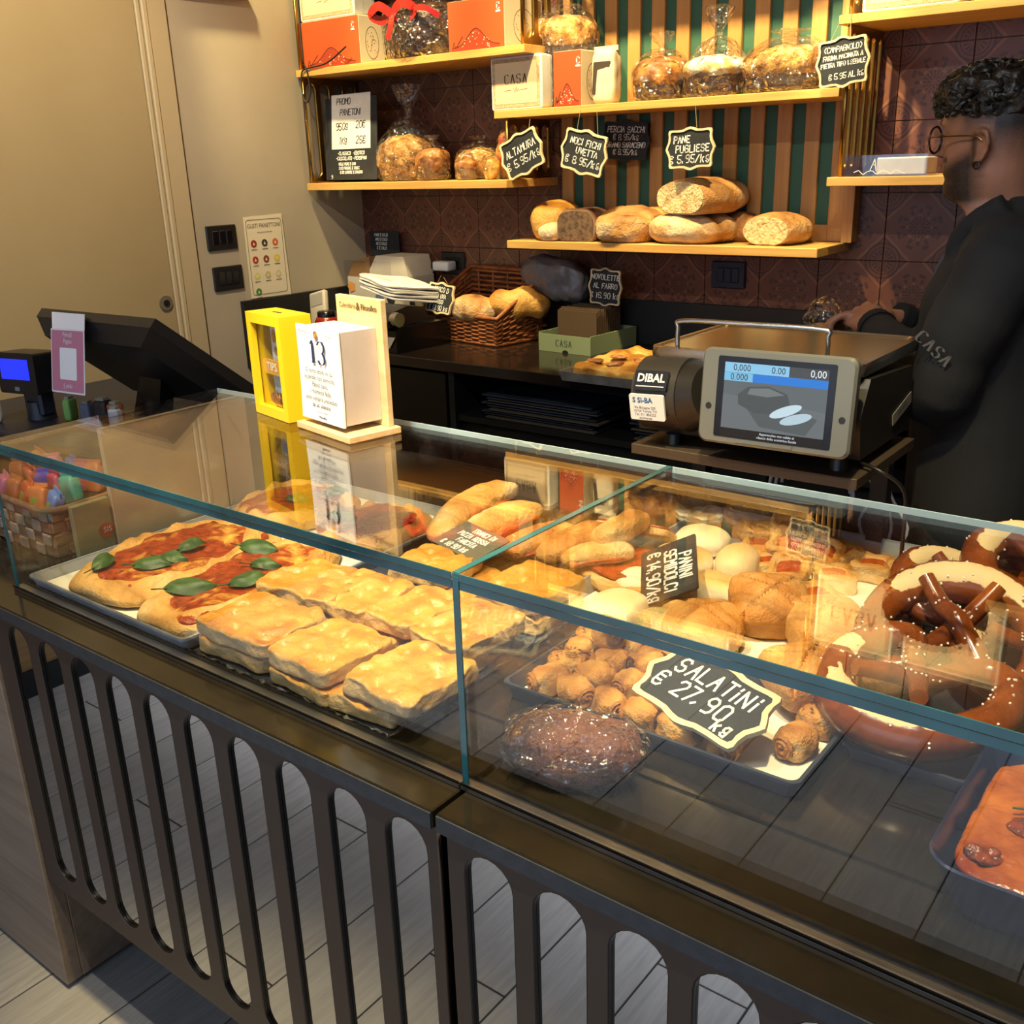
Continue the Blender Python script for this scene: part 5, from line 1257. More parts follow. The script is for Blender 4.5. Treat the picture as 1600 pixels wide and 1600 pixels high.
t2 = loaf('golden twisted bread on the right in the wicker basket', (-2.155, 2.815, 1.085), .22, .13, .115, .75, 12, 2.2, LOAFG, lambda p: p + Vector((0, .006 * math.sin(p.x * 60), .006 * math.sin(p.x * 60))))
t = thing('grey_bag', 'crumpled grey plastic bag in the back of the wicker basket', 'bag', (-2.06, 2.90, 1.12))
G().blob(.27, .12, .15, 2.6, 22, .022, 12, 4, 0, lambda p: p + Vector((0, 0, -.25 * max(0, p.x) * .5)), Matrix.Translation((-2.055, 2.895, 1.145)) @ Matrix.Rotation(.1, 4, 'Y')).build('bag', mat('grey_plastic', '5c5a5f', .4, col2='6d6b70', vs=8, bump=.5, bs=25, bd=.01), t)

# green box, card stack, focaccia tray, stacked trays
t = thing('green_box', 'sage green open box reading CASA on the back counter', 'box', (-1.90, 2.80, 1.0))
SAGE = mat('sage_card', '7d8a66', .6); g = G()
mm_ = Matrix.Translation((-1.885, 2.70, 1.0005)) @ Matrix.Rotation(-.06, 4, 'Z')
g.box(-.108, .108, 0, .003, 0, .058, m=mm_); g.box(.105, .108, .003, .26, 0, .062, m=mm_); g.box(-.108, -.105, .003, .26, 0, .062, m=mm_); g.box(-.105, .105, .257, .26, 0, .062, m=mm_); g.box(-.105, .105, .003, .257, 0, .003, m=mm_)
g.build('box', SAGE, t, smooth=False)
m = mm_ @ frame((0, 0, .032), (1, 0, 0), (0, 0, 1))
def casa(m, h, ma, parent, nm_='lettering'):
    g = G(); g.strokes(write('CASA', h, 0, 0, 0, 0, 1.15, 'c'), 0, m @ Matrix.Translation((0, 0, .0012)), (h * .075, h * .012)); g.strokes(write('CASA', h, 0, 0, 0, 0, 1.15, 'c'), h * .03, m @ Matrix.Translation((0, 0, .0011)))
    return g.build(nm_, ma, parent, smooth=False, recalc=False)
casa(m, .020, mat('sage_ink', '3f4a34', .7), t)
G().prism(circ(.012, 16, .005, -.030, .008), .0005, .001, m).build('thumb_notch', BLACK, t, smooth=False)
t = thing('card_stack', 'brown card sheets standing in the green box', 'cards', (-1.86, 2.83, 1.0))
for k in range(14): G().box(-1.955, -1.80, 2.765 + .011 * k, 2.769 + .011 * k, 1.006, 1.130 + .004 * (k % 3)).build('sheet', mat('kraft_card', '4a3722', .7), t, smooth=False)
t = thing('pizza_tray', 'steel tray of potato pizza on the edge of the back counter', 'tray', (-1.45, 2.55, 1.0), 0)
x0, x1, y0, y1 = -1.655, -1.12, 2.335, 2.72
g = G(); L = lambda a, z: [(x + (x0 + x1) / 2, y + (y0 + y1) / 2, z) for x, y in rrect(x1 - x0 - a, y1 - y0 - a, .01, 3)]
g.loft([L(.012, 1.0008), L(0, 1.028), L(.006, 1.028), L(.018, 1.004)]); g.build('pan', mat('old_tin', '8d8a84', .45, .3, col2='6b6862', vs=20), t, smooth=False)
G().blob(.515, .365, .046, 6, 40, .003, 20, 5, .1, lambda p: p + Vector((0, 0, (.014 * noise.noise(p * 14) + .006 * noise.noise(p * 38)) * (p.z > .02))), Matrix.Translation((-1.387, 2.528, 1.005))).build('pizza', bread_mat('potato_pizza', 'd9b76a', 'b98238', '6b3a1c', 20, .4, .9, 45, .7), t, attr={'brown': lambda c, n: .45 + .5 * noise.noise(c * 18)})
for k, (x, y) in enumerate(((-1.58, 2.42), (-1.50, 2.40), (-1.46, 2.47), (-1.55, 2.50), (-1.40, 2.44))):
    G().blob(.055, .032, .010, 2.4, 10, .005, 40, k, 0, None, Matrix.Translation((x, y, 1.046)) @ Matrix.Rotation(k * 1.1, 4, 'Z')).build('onion_strip', mat('onion', '8a4e30', .4, col2='c08a58', vs=40), t)
for (lab, x0, x1, y, z0, n_, dp_) in (('stack of dark trays on the shelf of the back counter', -2.02, -1.60, 2.45, .8205, 9, .17), ('stack of pale edged trays behind the first stack', -1.98, -1.55, 2.66, .8205, 13, .27), ('stack of trays at the right under the pizza tray', -1.47, -1.10, 2.46, .8205, 11, .34)):
    t = thing('tray_stack', lab, 'trays', (x0, y, z0))
    rg = random.Random(n_)
    for k in range(n_): 
        dx = rg.uniform(-.02, .02)
        G().box(x0 + dx, x1 + dx, y + rg.uniform(-.01, .01), y + dp_, z0 + k * .0092, z0 + k * .0092 + .004).build('tray', DTRAY if k % 3 else mat('kraft_board', '4d4438', .7), t, smooth=False)

# ------------------------------------------------------------------ goods on the shelves
ORANGE = mat('orange_card', 'b04a1c', .55); BEIGE = mat('beige_card', 'cfc0a2', .6); BROWNL = mat('brown_line', '4a1f10', .7); TINW = mat('tin_white', 'd8d4cc', .35); TINF = mat('tin_cream', 'd9bf97', .5)
def cake_box(label, x0, x1, y0, y1, z0, h, logo=True):
    t = thing('cake_box', label, 'box', ((x0 + x1) / 2, (y0 + y1) / 2, z0), 0, 'orange cake boxes')
    G().box(x0, x1, y0, y1, z0 + .0003, z0 + h, .002).build('carton', BEIGE, t, smooth=False)
    fo = G().box(x0 + .001, x1 - .001, y0 - .0012, y0 + .001, z0 + .001, z0 + h - .001).build('front', ORANGE, t, smooth=False)
    m = frame(((x0 + x1) / 2, y0 - .0014, z0), (1, 0, 0), (0, 0, 1)); w = x1 - x0
    hill = [(w * (-.42 + .84 * k / 20), .012 + .052 * math.exp(-((k / 20 - .5) / .23) ** 2)) for k in range(21)]
    G().prism([(w * .42, .003), *reversed(hill), (-w * .42, .003)], 0, .0004, m).build('printed_hill', mat('orange_deep', '9c3413', .6), fo, smooth=False)
    g = G(); g.strokes([[(x, y + .001) for x, y in hill]], .0022, m @ Matrix.Translation((0, 0, .0007))); g.strokes([[(-w * .44, .006), (-w * .40, .03), (-w * .37, .012), (-w * .30, .03), (-w * .24, .045)]], .002, m @ Matrix.Translation((0, 0, .0007)))
    g.build('printed_line', BROWNL, fo, smooth=False, recalc=False)
    g = G(); rg = random.Random(int(w * 1000))
    for _ in range(26):
        a = rg.uniform(-.26, .26); yy = rg.uniform(.008, .010 + .045 * math.exp(-(a / .25) ** 2)); g.prism(circ(rg.uniform(.0012, .003), 5, w * a, yy), .0005, .0008, m)
    o = g.build('printed_dots', mat('print_pale', 'd8b08a', .6), fo, smooth=False); o['kind'] = 'stuff'
    if logo:
        g = G(); g.strokes(write('C', .018, w * .41, h - .030, 0, 0, 1, 'c'), .004, m @ Matrix.Translation((0, 0, .0007))); g.box(w * .41 - .010, w * .41 + .008, h - .047, h - .042, .0004, .0008, m=m); g.build('logo', WHITE, fo, smooth=False, recalc=False)
    ms = frame((x1 + .0004, (y0 + y1) / 2, z0 + h * .45), (0, 1, 0), (0, 0, 1))
    e = circ((y1 - y0) * .26, 28, 0, 0, h * .33)
    g = G(); g.strokes([e + [e[0]]], .0018, ms); g.strokes([[(x * .5 + .01, y * .6 - .02) for x, y in e[4:16]]], .0014, ms); g.build('side_drawing', INK, t, smooth=False, recalc=False)
    g = G(); rg = random.Random(9)
    for _ in range(14): g.prism(circ(.0018, 5, rg.uniform(-.2, .2) * (y1 - y0), rg.uniform(-.22, .25) * h), 0, .0004, ms)
    o = g.build('side_dots', BROWNL, t, smooth=False); o['kind'] = 'stuff'
    return t
cake_box('orange cake box at the far left under the white tin', -3.050, -2.757, 2.725, 2.85, 1.942, .158)
cake_box('orange cake box beside the dark wrapped cake with red bow', -2.345, -2.115, 2.725, 2.93, 1.942, .150)
cake_box('orange cake box right of the white tin on the middle shelf', -1.950, -1.848, 2.755, 2.885, 1.758, .158)
def tin(label, x0, x1, y0, y1, z0, h, group=None):
    t = thing('gift_tin', label, 'tin', ((x0 + x1) / 2, y0, z0), 0, group); w = x1 - x0
    mf = frame(((x0 + x1) / 2, y0, z0 + h / 2), (1, 0, 0), (0, 0, 1)); dd = y1 - y0
    g = G(); L = lambda w_, h_, r, z: [mf @ Vector((x, y, z)) for x, y in rrect(w_, h_, r, 4)]
    g.loft([L(w - .006, h - .006, .006, 0), L(w, h, .008, -.003), L(w, h, .008, -dd * .42)]); tlid = g.build('lid', TINW, t, ang=40)
    g = G(); g.loft([L(w - .004, h - .004, .008, -dd * .42), L(w - .004, h - .004, .008, -dd)]); g.build('body', TINW, t, ang=40)
    G().prism(rrect(w - .016, h - .016, .004, 3), .0004, .0010, mf).build('border_print', mat('tin_border', 'a88f6a', .5, col2='c9ad82', vs=160, lo=.45, hi=.55), tlid, smooth=False)
    G().prism(rrect(w - .038, h - .038, .002, 2), .0012, .0016, mf).build('label', TINF, tlid, smooth=False)
    casa(mf @ Matrix.Translation((.002, .012, .0008)), h * .17, INKBR, tlid)
    g = G(); g.strokes([[(-.045, -.022), (-.018, -.020)], [(-.010, -.014), (-.004, -.028), (.002, -.012), (.004, -.026), (.010, -.018), (.014, -.024)], [(.018, -.020), (.045, -.020)]], .0014, mf @ Matrix.Translation((0, 0, .002))); g.build('script_line', INKBR, tlid, smooth=False, recalc=False)
    return t
tin('white gift tin reading CASA on the middle shelf', -2.197, -1.993, 2.752, 2.835, 1.7583, .160)
tin('white gift tin on top of the far left orange box', -3.052, -2.772, 2.727, 2.83, 2.1005, .158)
tin('cream gift tin reading CASA on the high right shelf, first from the divider', -1.000, -.765, 2.76, 2.84, 1.9275, .24)
tin('cream gift tin reading CASA on the high right shelf, further right', -.735, -.470, 2.76, 2.84, 1.9275, .24)
tin('white gift tin on the top left shelf, left one', -1.95, -1.70, 2.80, 2.88, 2.2355, .16)
tin('white gift tin on the top left shelf, right one', -1.60, -1.30, 2.80, 2.88, 2.2355, .16)
shelf('top oak shelf above the striped panel', -2.0, -1.08, 2.74, 2.21, 2.235)
t = thing('coffee_pouch', 'beige pouch with dark print beside the orange box', 'pouch', (-1.775, 2.79, 1.758))
G().blob(.085, .05, .155, 5, 12, .003, 30, 2, 0, None, Matrix.Translation((-1.785, 2.80, 1.7585))).build('pouch', BEIGE, t)
G().prism([(-.036, .03), (-.030, .12), (.030, .12), (.026, .105), (-.018, .10), (-.024, .03)], 0, .001, frame((-1.785, 2.7745, 1.758), (1, 0, 0), (0, 0, 1))).build('dark_print', mat('pouch_print', '3b2c20', .6), t, smooth=False)
G().box(-1.827, -1.743, 2.797, 2.803, 1.908, 1.922).build('crimp', BEIGE, t, smooth=False)
CUP = mat('paper_cup', '3a2318', .7, col2='4a2f20', vs=40); CUPG = mat('paper_cup_light', '6b4a2c', .6)
CRUMBLE = bread_mat('crumble_top', 'd8b070', 'b07a38', '5a3418', 40, .6, 1., 90, .9, bd=.01)
ICING = mat('icing', 'e6dcc6', .45, col2='cfa968', vs=24, bump=.6, bs=40, bd=.006, lo=.52, hi=.6)
PANT = bread_mat('panettone_top', 'cf9448', 'a8682c', '5e3214', 26, .5, .5, 80, .6)
def cake(label, c, r, hc, hd, seed, top, cup=CUP, film=1.12, neck=None, tail=.0, group='film wrapped cakes', lean=0., sq=1.):
    t = thing('wrapped_cake', label, 'cake', c, 0, group)
    G().lathe([(r * .94, 0), (r * .96, .002), (r, hc), (r * .97, hc + .001), (r * .96, hc - .006)], 64, (0, 0, .0005), lambda j, n_, z: 1 + .018 * (j % 2)).build('paper_cup', cup, t, world=False)
    G().blob(r * 2.12, r * 2.12, hd * 1.6, 2.4, 24, .007, 26, seed, 0, None, Matrix.Translation((0, 0, hc - hd * .62))).build('cake_top', top, t, world=False, attr={'brown': lambda co, n: .45 + .5 * noise.noise(co * 24)})
    H = hc + hd; ng = neck or H * 1.12
    def fr(j, n_, z): return 1 + (.05 + .12 * max(0, (z - H * .8) / H)) * noise.noise(Vector((6 * math.cos(j * 2 * PI / n_), 6 * math.sin(j * 2 * PI / n_), z * 14 + seed)))
    R = r * film
    prof = [(R * .9, .001), (R * 1.02, H * .08), (R, H * .35), (R * 1.03, H * .6), (R * .95, H * .8), (R * .78, H * .97), (R * .45, (H + ng) / 2 + .01), (R * .12, ng)]
    if tail: prof += [(R * .10, ng + .012), (R * .28, ng + tail * .5), (R * .42, ng + tail * .9), (R * .40, ng + tail)]
    g = G().lathe(prof, 48, (0, 0, .001), fr); g.build('film_bag', FILM, t, world=False)
    if lean: t.rotation_euler = (0, lean, 0)
    if sq != 1: t.scale = (1, sq, 1)
    return t
cake('film wrapped cake with golden top beside the coffee pouch', (-1.620, 2.845, 1.7585), .078, .062, .062, 1, PANT, tail=.05)
cake('film wrapped cake with white icing and tall bag ends', (-1.440, 2.850, 1.7585), .088, .068, .045, 2, ICING, neck=.165, tail=.075)
t = cake('wide film wrapped cake with crumbly top at the right end of the middle shelf', (-1.228, 2.855, 1.7585), .118, .058, .062, 3, CRUMBLE, neck=.14, tail=.02, sq=.85)
cake('tall film wrapped cake behind the white tin', (-2.000, 2.880, 1.7585), .115, .20, .075, 4, CRUMBLE, tail=.06, sq=.62)
cake('big crumble topped cake in a tied clear bag beside the promo board', (-2.672, 2.86, 1.5475), .112, .052, .11, 5, CRUMBLE, CUPG, neck=.226, tail=.10, sq=.95)
cake('small cake in a clear bag next to the big crumble cake', (-2.510, 2.80, 1.5475), .055, .052, .055, 6, PANT, CUPG, tail=.03)
cake('medium cake in a shiny clear bag in the middle of the left shelf', (-2.345, 2.865, 1.5475), .080, .035, .070, 7, CRUMBLE, CUPG, tail=.025)
cake('little golden cake in front of the medium one', (-2.325, 2.765, 1.5475), .036, .040, .030, 8, PANT, CUPG, tail=.0)
# dark wrapped cake with red bow
RED = mat('red_ribbon', 'b3231c', .3)
t = thing('bow_cake', 'large dark cake wrapped in clear film with red bow', 'cake', (-2.525, 2.86, 1.9425))
G().lathe([(.155, 0), (.165, .01), (.172, .13), (.16, .15), (.13, .165)], 48, (-2.525, 2.86, 1.943), lambda j, n, z: 1 + .03 * noise.noise(Vector((j * .9, z * 40, 1)))).build('dark_wrap', mat('dark_foil', '1c1210', .3, col2='4a2f1c', vs=26, bump=.8, bs=60, bd=.01), t)
G().lathe([(.168, 0), (.178, .02), (.182, .13), (.165, .165), (.11, .19), (.03, .215)], 40, (-2.525, 2.86, 1.943), lambda j, n, z: 1 + .06 * noise.noise(Vector((3 * math.cos(j * .157), 3 * math.sin(j * .157), z * 16)))).build('film_bag', FILM, t)
def ribbon(pts, w, nm_, ma, parent, up=(0, 0, 1)):
    P = chain(pts, 5); g = G(); rings = []
    for i, p in enumerate(P):
        tn = (P[min(i + 1, len(P) - 1)] - P[max(i - 1, 0)]).normalized(); s = tn.cross(Vector(up)); s.normalize(); nn = s.cross(tn)
        rings.append([p - s * w / 2, p + s * w / 2, p + s * w / 2 + nn * .0012, p - s * w / 2 + nn * .0012])
    return g.loft(rings).build(nm_, ma, parent, smooth=False)
b = Vector((-2.555, 2.685, 2.075))
for sx in (-1, 1): ribbon([b, b + Vector((sx * .05, -.01, .03)), b + Vector((sx * .10, 0, .01)), b + Vector((sx * .06, .01, -.012)), b], .028, 'bow_loop', RED, t, (0, 1, 0))
ribbon([b, b + Vector((.004, -.012, -.03)), b + Vector((-.012, -.016, -.075))], .022, 'ribbon_tail', RED, t, (0, 1, 0)); ribbon([b + Vector((.10, 0, .01)), b + Vector((.15, .0, .005)), b + Vector((.19, .02, -.02))], .018, 'ribbon_tail', RED, t, (0, 1, 0))
# red and golden packets by the divider
for k, (x, y, h, c, lab) in enumerate(((-2.195, 2.80, .16, 'b3231c', 'red tied packet leaning against the brass divider'), (-2.20, 2.745, .075, 'c08a3c', 'low golden packet at the foot of the brass divider'), (-2.160, 2.83, .15, 'a8562c', 'orange glossy packet behind the brass divider'))):
    t = thing('treat_packet', lab, 'packet', (x, y, 1.5475))
    G().blob(.055, .05, h, 2.6, 12, .005, 40, k, .05).build('contents', mat('treat_' + c, c, .3, col2='d8a850', vs=22, bump=.5, bs=40), t, world=False)
    G().blob(.062, .056, h * 1.06, 2.4, 14, .006, 45, k + 4, .05).build('film_bag', FILM, t, world=False); t.rotation_euler = (0, .12 * (k == 0), 0)
# black cord loop on the upper left shelf
t = thing('black_cord', 'thin black cord looped over the upper left shelf edge', 'cord', (-3.03, 2.69, 1.94))
G().tube(chain([(-2.80, 2.70, 2.0), (-2.90, 2.697, 1.955), (-3.0, 2.696, 1.944), (-3.035, 2.694, 1.93), (-3.04, 2.694, 1.86), (-3.02, 2.694, 1.83), (-2.998, 2.694, 1.86), (-3.005, 2.694, 1.93), (-3.02, 2.695, 1.96)], 6), .0028, 6).build('cord', BLACK, t)
G().tube(chain([(-3.04, 2.698, 1.86), (-3.045, 2.70, 1.70), (-3.03, 2.70, 1.56)], 5), .002, 6).build('hanging_end', BLACK, t)
# ---- unwrapped loaves
SH = 1.3522
loaf('golden tall loaf at the left end of the low shelf, rounded end forward', (-2.030, 2.875, SH), .155, .26, .135, .35, 21, 2.6, LOAFG, top=.5)
loaf('small floury roll between the golden loaf and the dark cut loaf', (-1.985, 2.775, SH), .085, .075, .07, 0, 22, 2.3, LOAF, top=.35)
def cutloaf(label, c, w, d, h, rz, seed, ma, cr, n=2.6, ry=0., cutw=.5):
    t = loaf(label, c, w, d, h, rz, seed, n, ma, lambda p: Vector((p.x, max(p.y, -d * .30), p.z)))
    k = [(math.cos(a) , math.sin(a)) for a in [2 * PI * i / 40 for i in range(40)]]
    s = (1 - (.6) ** n) ** (1 / n); pts = []
    for cx, sy in k:
        L_ = (abs(cx) ** n + abs(sy) ** n) ** (1 / n); z = h / 2 - h * .1 + s * .955 * h / 2 * sy / L_; pts.append((s * .955 * w / 2 * cx / L_, max(z, .004)))
    g = G(); me = frame((0, -d * .30, 0), (1, 0, 0), (0, 0, 1)); g.prism(pts, -.001, .0025, me)
    bmesh.ops.triangulate(g.bm, faces=[f for f in g.bm.faces if len(f.verts) > 4])
    g.build('cut_face', cr, t, smooth=False, world=False); return t
cutloaf('dark cut loaf with nuts showing its crumb', (-1.888, 2.835, SH), .145, .24, .112, .12, 23, bread_mat('brown_loaf_crust', 'a98a70', '6b4a34', '3a2416', 14, .7, .6, 70, .3), CRUMBD, 3.2)
loaf('square brown tin loaf with wrinkled top in the middle', (-1.722, 2.845, SH), .20, .24, .115, .10, 24, 3.0, LOAF, lambda p: p + Vector((0, 0, -.014 * math.exp(-((p.y + .06) / .03) ** 2) * (p.z > .06))), amp=.010, top=.6)
loaf('pale loaf partly hidden behind the square brown loaf', (-1.660, 2.925, SH), .15, .11, .12, 0, 25, 2.5, LOAFG, top=.45)
loaf('floury rustic loaf with scored top lying under the tall cut loaf', (-1.500, 2.850, SH), .275, .22, .100, .05, 26, 2.4, LOAF, lambda p: p + Vector((0, 0, -.012 * math.exp(-((p.x * .5 + p.y) / .016) ** 2) * (p.z > .04))), amp=.007,
     brf=lambda c, n: .22 + .55 * math.exp(-((c.x * .5 + c.y) / .03) ** 2) + .25 * noise.noise(c * 14))
cutloaf('big pale loaf cut open lying on top of the rustic loaf', (-1.478, 2.85, SH + .086), .235, .30, .115, -.30, 27, LOAF, CRUMB, 2.3)
loaf('dark end of a loaf behind the rustic one', (-1.375, 2.925, SH), .13, .10, .095, 0, 28, 2.4, LOAF, top=.85)
cutloaf('half loaf with holey crumb lying alone at the right of the low shelf', (-1.232, 2.855, SH), .180, .22, .098, -.12, 29, LOAF, CRUMB, 2.2)
# ---- clear acrylic box on the right shelf
t = thing('acrylic_box', 'clear acrylic box with white paper inside on the right shelf', 'box', (-.92, 2.79, 1.537))
x0, x1, y0, y1, z0, z1 = -1.015, -.80, 2.752, 2.87, 1.5372, 1.590
g = G().box(x0, x1, y0, y0 + .003, z0, z1).box(x0, x1, y1 - .003, y1, z0, z1).box(x0, x0 + .003, y0 + .003, y1 - .003, z0, z1).box(x1 - .003, x1, y0 + .003, y1 - .003, z0, z1).box(x0 + .003, x1 - .003, y0 + .003, y1 - .003, z0, z0 + .002); g.build('box', ACRYL, t, smooth=False)
G().box(-.93, -.806, 2.758, 2.860, 1.540, 1.583, .003).build('white_paper', PAPER, t, smooth=False)
g = G(); g.strokes(write('A', .030, -.935, 1.566, 0, .1, 1) + [[(-.985 + .012 * k, 1.548 + .006 * math.sin(k * 2.2)) for k in range(12)]], .0018, frame((0, 2.7515, 0), (1, 0, 0), (0, 0, 1))); g.build('chalk_mark', CHALK, t, smooth=False, recalc=False)

# ------------------------------------------------------------------ the man behind the counter
def remesh(o, vox, sm=4):
    md = o.modifiers.new('r', 'REMESH'); md.mode = 'VOXEL'; md.voxel_size = vox; md.use_smooth_shade = True
    s = o.modifiers.new('s', 'SMOOTH'); s.factor = .5; s.iterations = sm
    dg = bpy.context.evaluated_depsgraph_get(); ev = o.evaluated_get(dg); me = bpy.data.meshes.new_from_object(ev)
    ms = list(o.data.materials); o.modifiers.clear(); o.data = me; me.materials.clear()
    for x in ms: me.materials.append(x)
    for p in me.polygons: p.use_smooth = True
    return o
def ell(c, u, v, a, b, n=20): return [Vector(c) + Vector(u) * a * math.cos(2 * PI * k / n) + Vector(v) * b * math.sin(2 * PI * k / n) for k in range(n)]
man = thing('person', 'man in black hooded sweatshirt and round glasses facing left', 'person', (-.45, 2.12, 0))
HY = math.radians(11); FW = Vector((-math.cos(HY), math.sin(HY), 0)); SD = Vector((-math.sin(HY), -math.cos(HY), 0))   # forward, and towards the camera side
HC = Vector((-.503, 2.10, 0))
HR = [(1.40, -.075, .135, .080), (1.44, -.030, .118, .064), (1.478, .004, .096, .058), (1.498, .030, .085, .057), (1.508, .058, .082, .052), (1.520, .070, .080, .056), (1.534, .0715, .080, .060), (1.546, .067, .081, .063), (1.556, .074, .082, .065),
      (1.564, .072, .083, .066), (1.572, .076, .084, .067), (1.584, .073, .086, .069), (1.600, .074, .089, .071), (1.618, .069, .092, .073), (1.632, .076, .094, .075), (1.645, .080, .095, .076), (1.668, .079, .095, .076), (1.692, .070, .090, .072), (1.712, .050, .074, .060), (1.726, .020, .040, .034)]
def head_ring(z, f, b, w, n=28):
    o = []
    for k in range(n):
        a = 2 * PI * k / n; c, s = math.cos(a), math.sin(a)
        e = f if c > 0 else b; cc = math.copysign(abs(c) ** (.85 if c > 0 else 1), c)
        o.append(HC + FW * (e * (1.03 if c > 0 else 1.08)) * cc + SD * w * math.copysign(abs(s) ** .92, s) + Vector((0, 0, z)))
    return o
def P(f, s, z): return HC + FW * f + SD * s + Vector((0, 0, z))
g = G(); g.loft([head_ring(*r) for r in HR])
g.loft([ell(P(.066, 0, 1.628), SD, FW, .008, .010, 10), ell(P(.084, 0, 1.612), SD, FW, .010, .012, 10), ell(P(.099, 0, 1.598), SD, FW, .013, .012, 10), ell(P(.097, 0, 1.589), SD, FW, .014, .011, 10), ell(P(.080, 0, 1.583), SD, FW, .010, .008, 10)])
for s in (-1, 1):
    g.tube([P(.072, s * .006, 1.5905), P(.084, s * .012, 1.590), P(.074, s * .016, 1.592)], [.005, .006, .004], 8)
    g.tube([P(.071, s * .014, 1.645), P(.078, s * .03, 1.647), P(.066, s * .05, 1.643)], [.006, .007, .005], 8)      # brow
    ear = [P(-.006, s * .072, 1.618), P(-.016, s * .080, 1.628), P(-.030, s * .084, 1.626), P(-.036, s * .084, 1.610), P(-.030, s * .081, 1.590), P(-.018, s * .077, 1.575), P(-.008, s * .073, 1.580)]
    g.tube(chain(ear, 3), .0052, 8); g.loft([ell(P(-.020, s * .072, 1.600), (0, 0, 1), FW, .022, .015, 12), ell(P(-.022, s * .078, 1.600), (0, 0, 1), FW, .022, .014, 12)])
    g.loft([ell(P(.058, s * .030, 1.620), (0, 0, 1), SD, .011, .013, 12), ell(P(.069, s * .031, 1.620), (0, 0, 1), SD, .008, .011, 12)])   # eyelids
for z, r in ((1.5695, .0058), (1.5600, .0062)): g.tube(chain([P(.060, -.024, z - .001), P(.074, -.012, z), P(.0765, 0, z + .001), P(.074, .012, z), P(.060, .024, z - .001)], 3), r * .8, 8)
# trunk, arms, legs under the clothes
g.loft([ell((-.42, 2.12, 1.41), (1, 0, 0), (0, 1, 0), .085, .15), ell((-.43, 2.12, 1.33), (1, 0, 0), (0, 1, 0), .11, .18), ell((-.43, 2.12, 1.15), (1, 0, 0), (0, 1, 0), .105, .155), ell((-.42, 2.12, .98), (1, 0, 0), (0, 1, 0), .11, .165), ell((-.42, 2.12, .86), (1, 0, 0), (0, 1, 0), .10, .16)])
LA = [(-.42, 1.945, 1.395), (-.465, 1.915, 1.28), (-.505, 1.93, 1.165), (-.61, 2.03, 1.215), (-.690, 2.125, 1.256)]
RA = [(-.42, 2.29, 1.395), (-.475, 2.345, 1.28), (-.525, 2.36, 1.165), (-.61, 2.29, 1.21), (-.672, 2.215, 1.258)]
for A_ in (LA, RA): g.tube(A_, [.055, .048, .042, .038, .027], 14)
for y in (2.035, 2.205): g.tube([(-.42, y, .88), (-.43, y, .50), (-.41, y, .09)], [.085, .058, .042], 14); g.tube([(-.40, y, .05), (-.47, y, .04), (-.56, y, .03)], [.045, .04, .03], 12)
def hand(W_, D, N, mirror):
    """wrist at W_, fingers along D, back of the hand along N"""
    D = Vector(D).normalized(); N = Vector(N); N = (N - D * D.dot(N)).normalized(); T = D.cross(N) * mirror; W_ = Vector(W_)
    q = lambda d, t_, n: W_ + D * d + T * t_ + N * n
    g.loft([ell(q(-.01, 0, 0), T, N, .026, .020, 14), ell(q(.02, 0, .002), T, N, .033, .019, 14), ell(q(.055, .001, .004), T, N, .041, .016, 14), ell(q(.085, .001, .002), T, N, .041, .013, 14), ell(q(.094, 0, 0), T, N, .036, .009, 14)])
    for k, (t_, L_) in enumerate(((.031, .070), (.011, .080), (-.010, .074), (-.030, .058))):
        c = .75 + .06 * k
        g.tube(chain([q(.080, t_ * .95, 0), q(.094, t_, .001), q(.094 + L_ * .40, t_ * 1.05, -.010 * c), q(.094 + L_ * .62, t_ * 1.04, -.034 * c), q(.094 + L_ * .55, t_, -.052 * c)], 3), [.0098] * 3 + [.0094] * 3 + [.0088] * 3 + [.0082] * 3 + [.007], 9)
    g.tube(chain([q(.018, .026, -.006), q(.042, .046, -.014), q(.068, .052, -.026), q(.086, .044, -.036)], 3), [.0135] * 3 + [.0115] * 3 + [.0105] * 3 + [.008], 9)
hand((-.690, 2.125, 1.256), (-.60, .62, .10), (-.25, -.45, .9), 1)
hand((-.672, 2.215, 1.258), (-.86, -.30, .05), (-.1, .2, 1), -1)
SKIN = NT('skin'); v = SKIN.co('Object'); nn = SKIN.noise(v, 14, 3); n2 = SKIN.noise(v, 500, 2)
sk = SKIN.ramp(nn, ((.3, '96644b'), (.7, 'a8745a')))
hm = SKIN.ramp(SKIN.math('ADD', SKIN.attr('hair'), SKIN.math('MULTIPLY', SKIN.math('SUBTRACT', n2, .5), .5)), ((.05, 0.), (.95, 1.)))
SKIN.color(SKIN.mix(hm, SKIN.mix(SKIN.attr('lip'), sk, '8a4a40'), '15100d')); SKIN.b.inputs['Roughness'].default_value = .5; SKIN.b.inputs['Subsurface Weight'].default_value = .08; SKIN.b.inputs['Subsurface Radius'].default_value = (.01, .004, .002)
body = remesh(g.build('body', SKIN.m, man), .0042, 3)
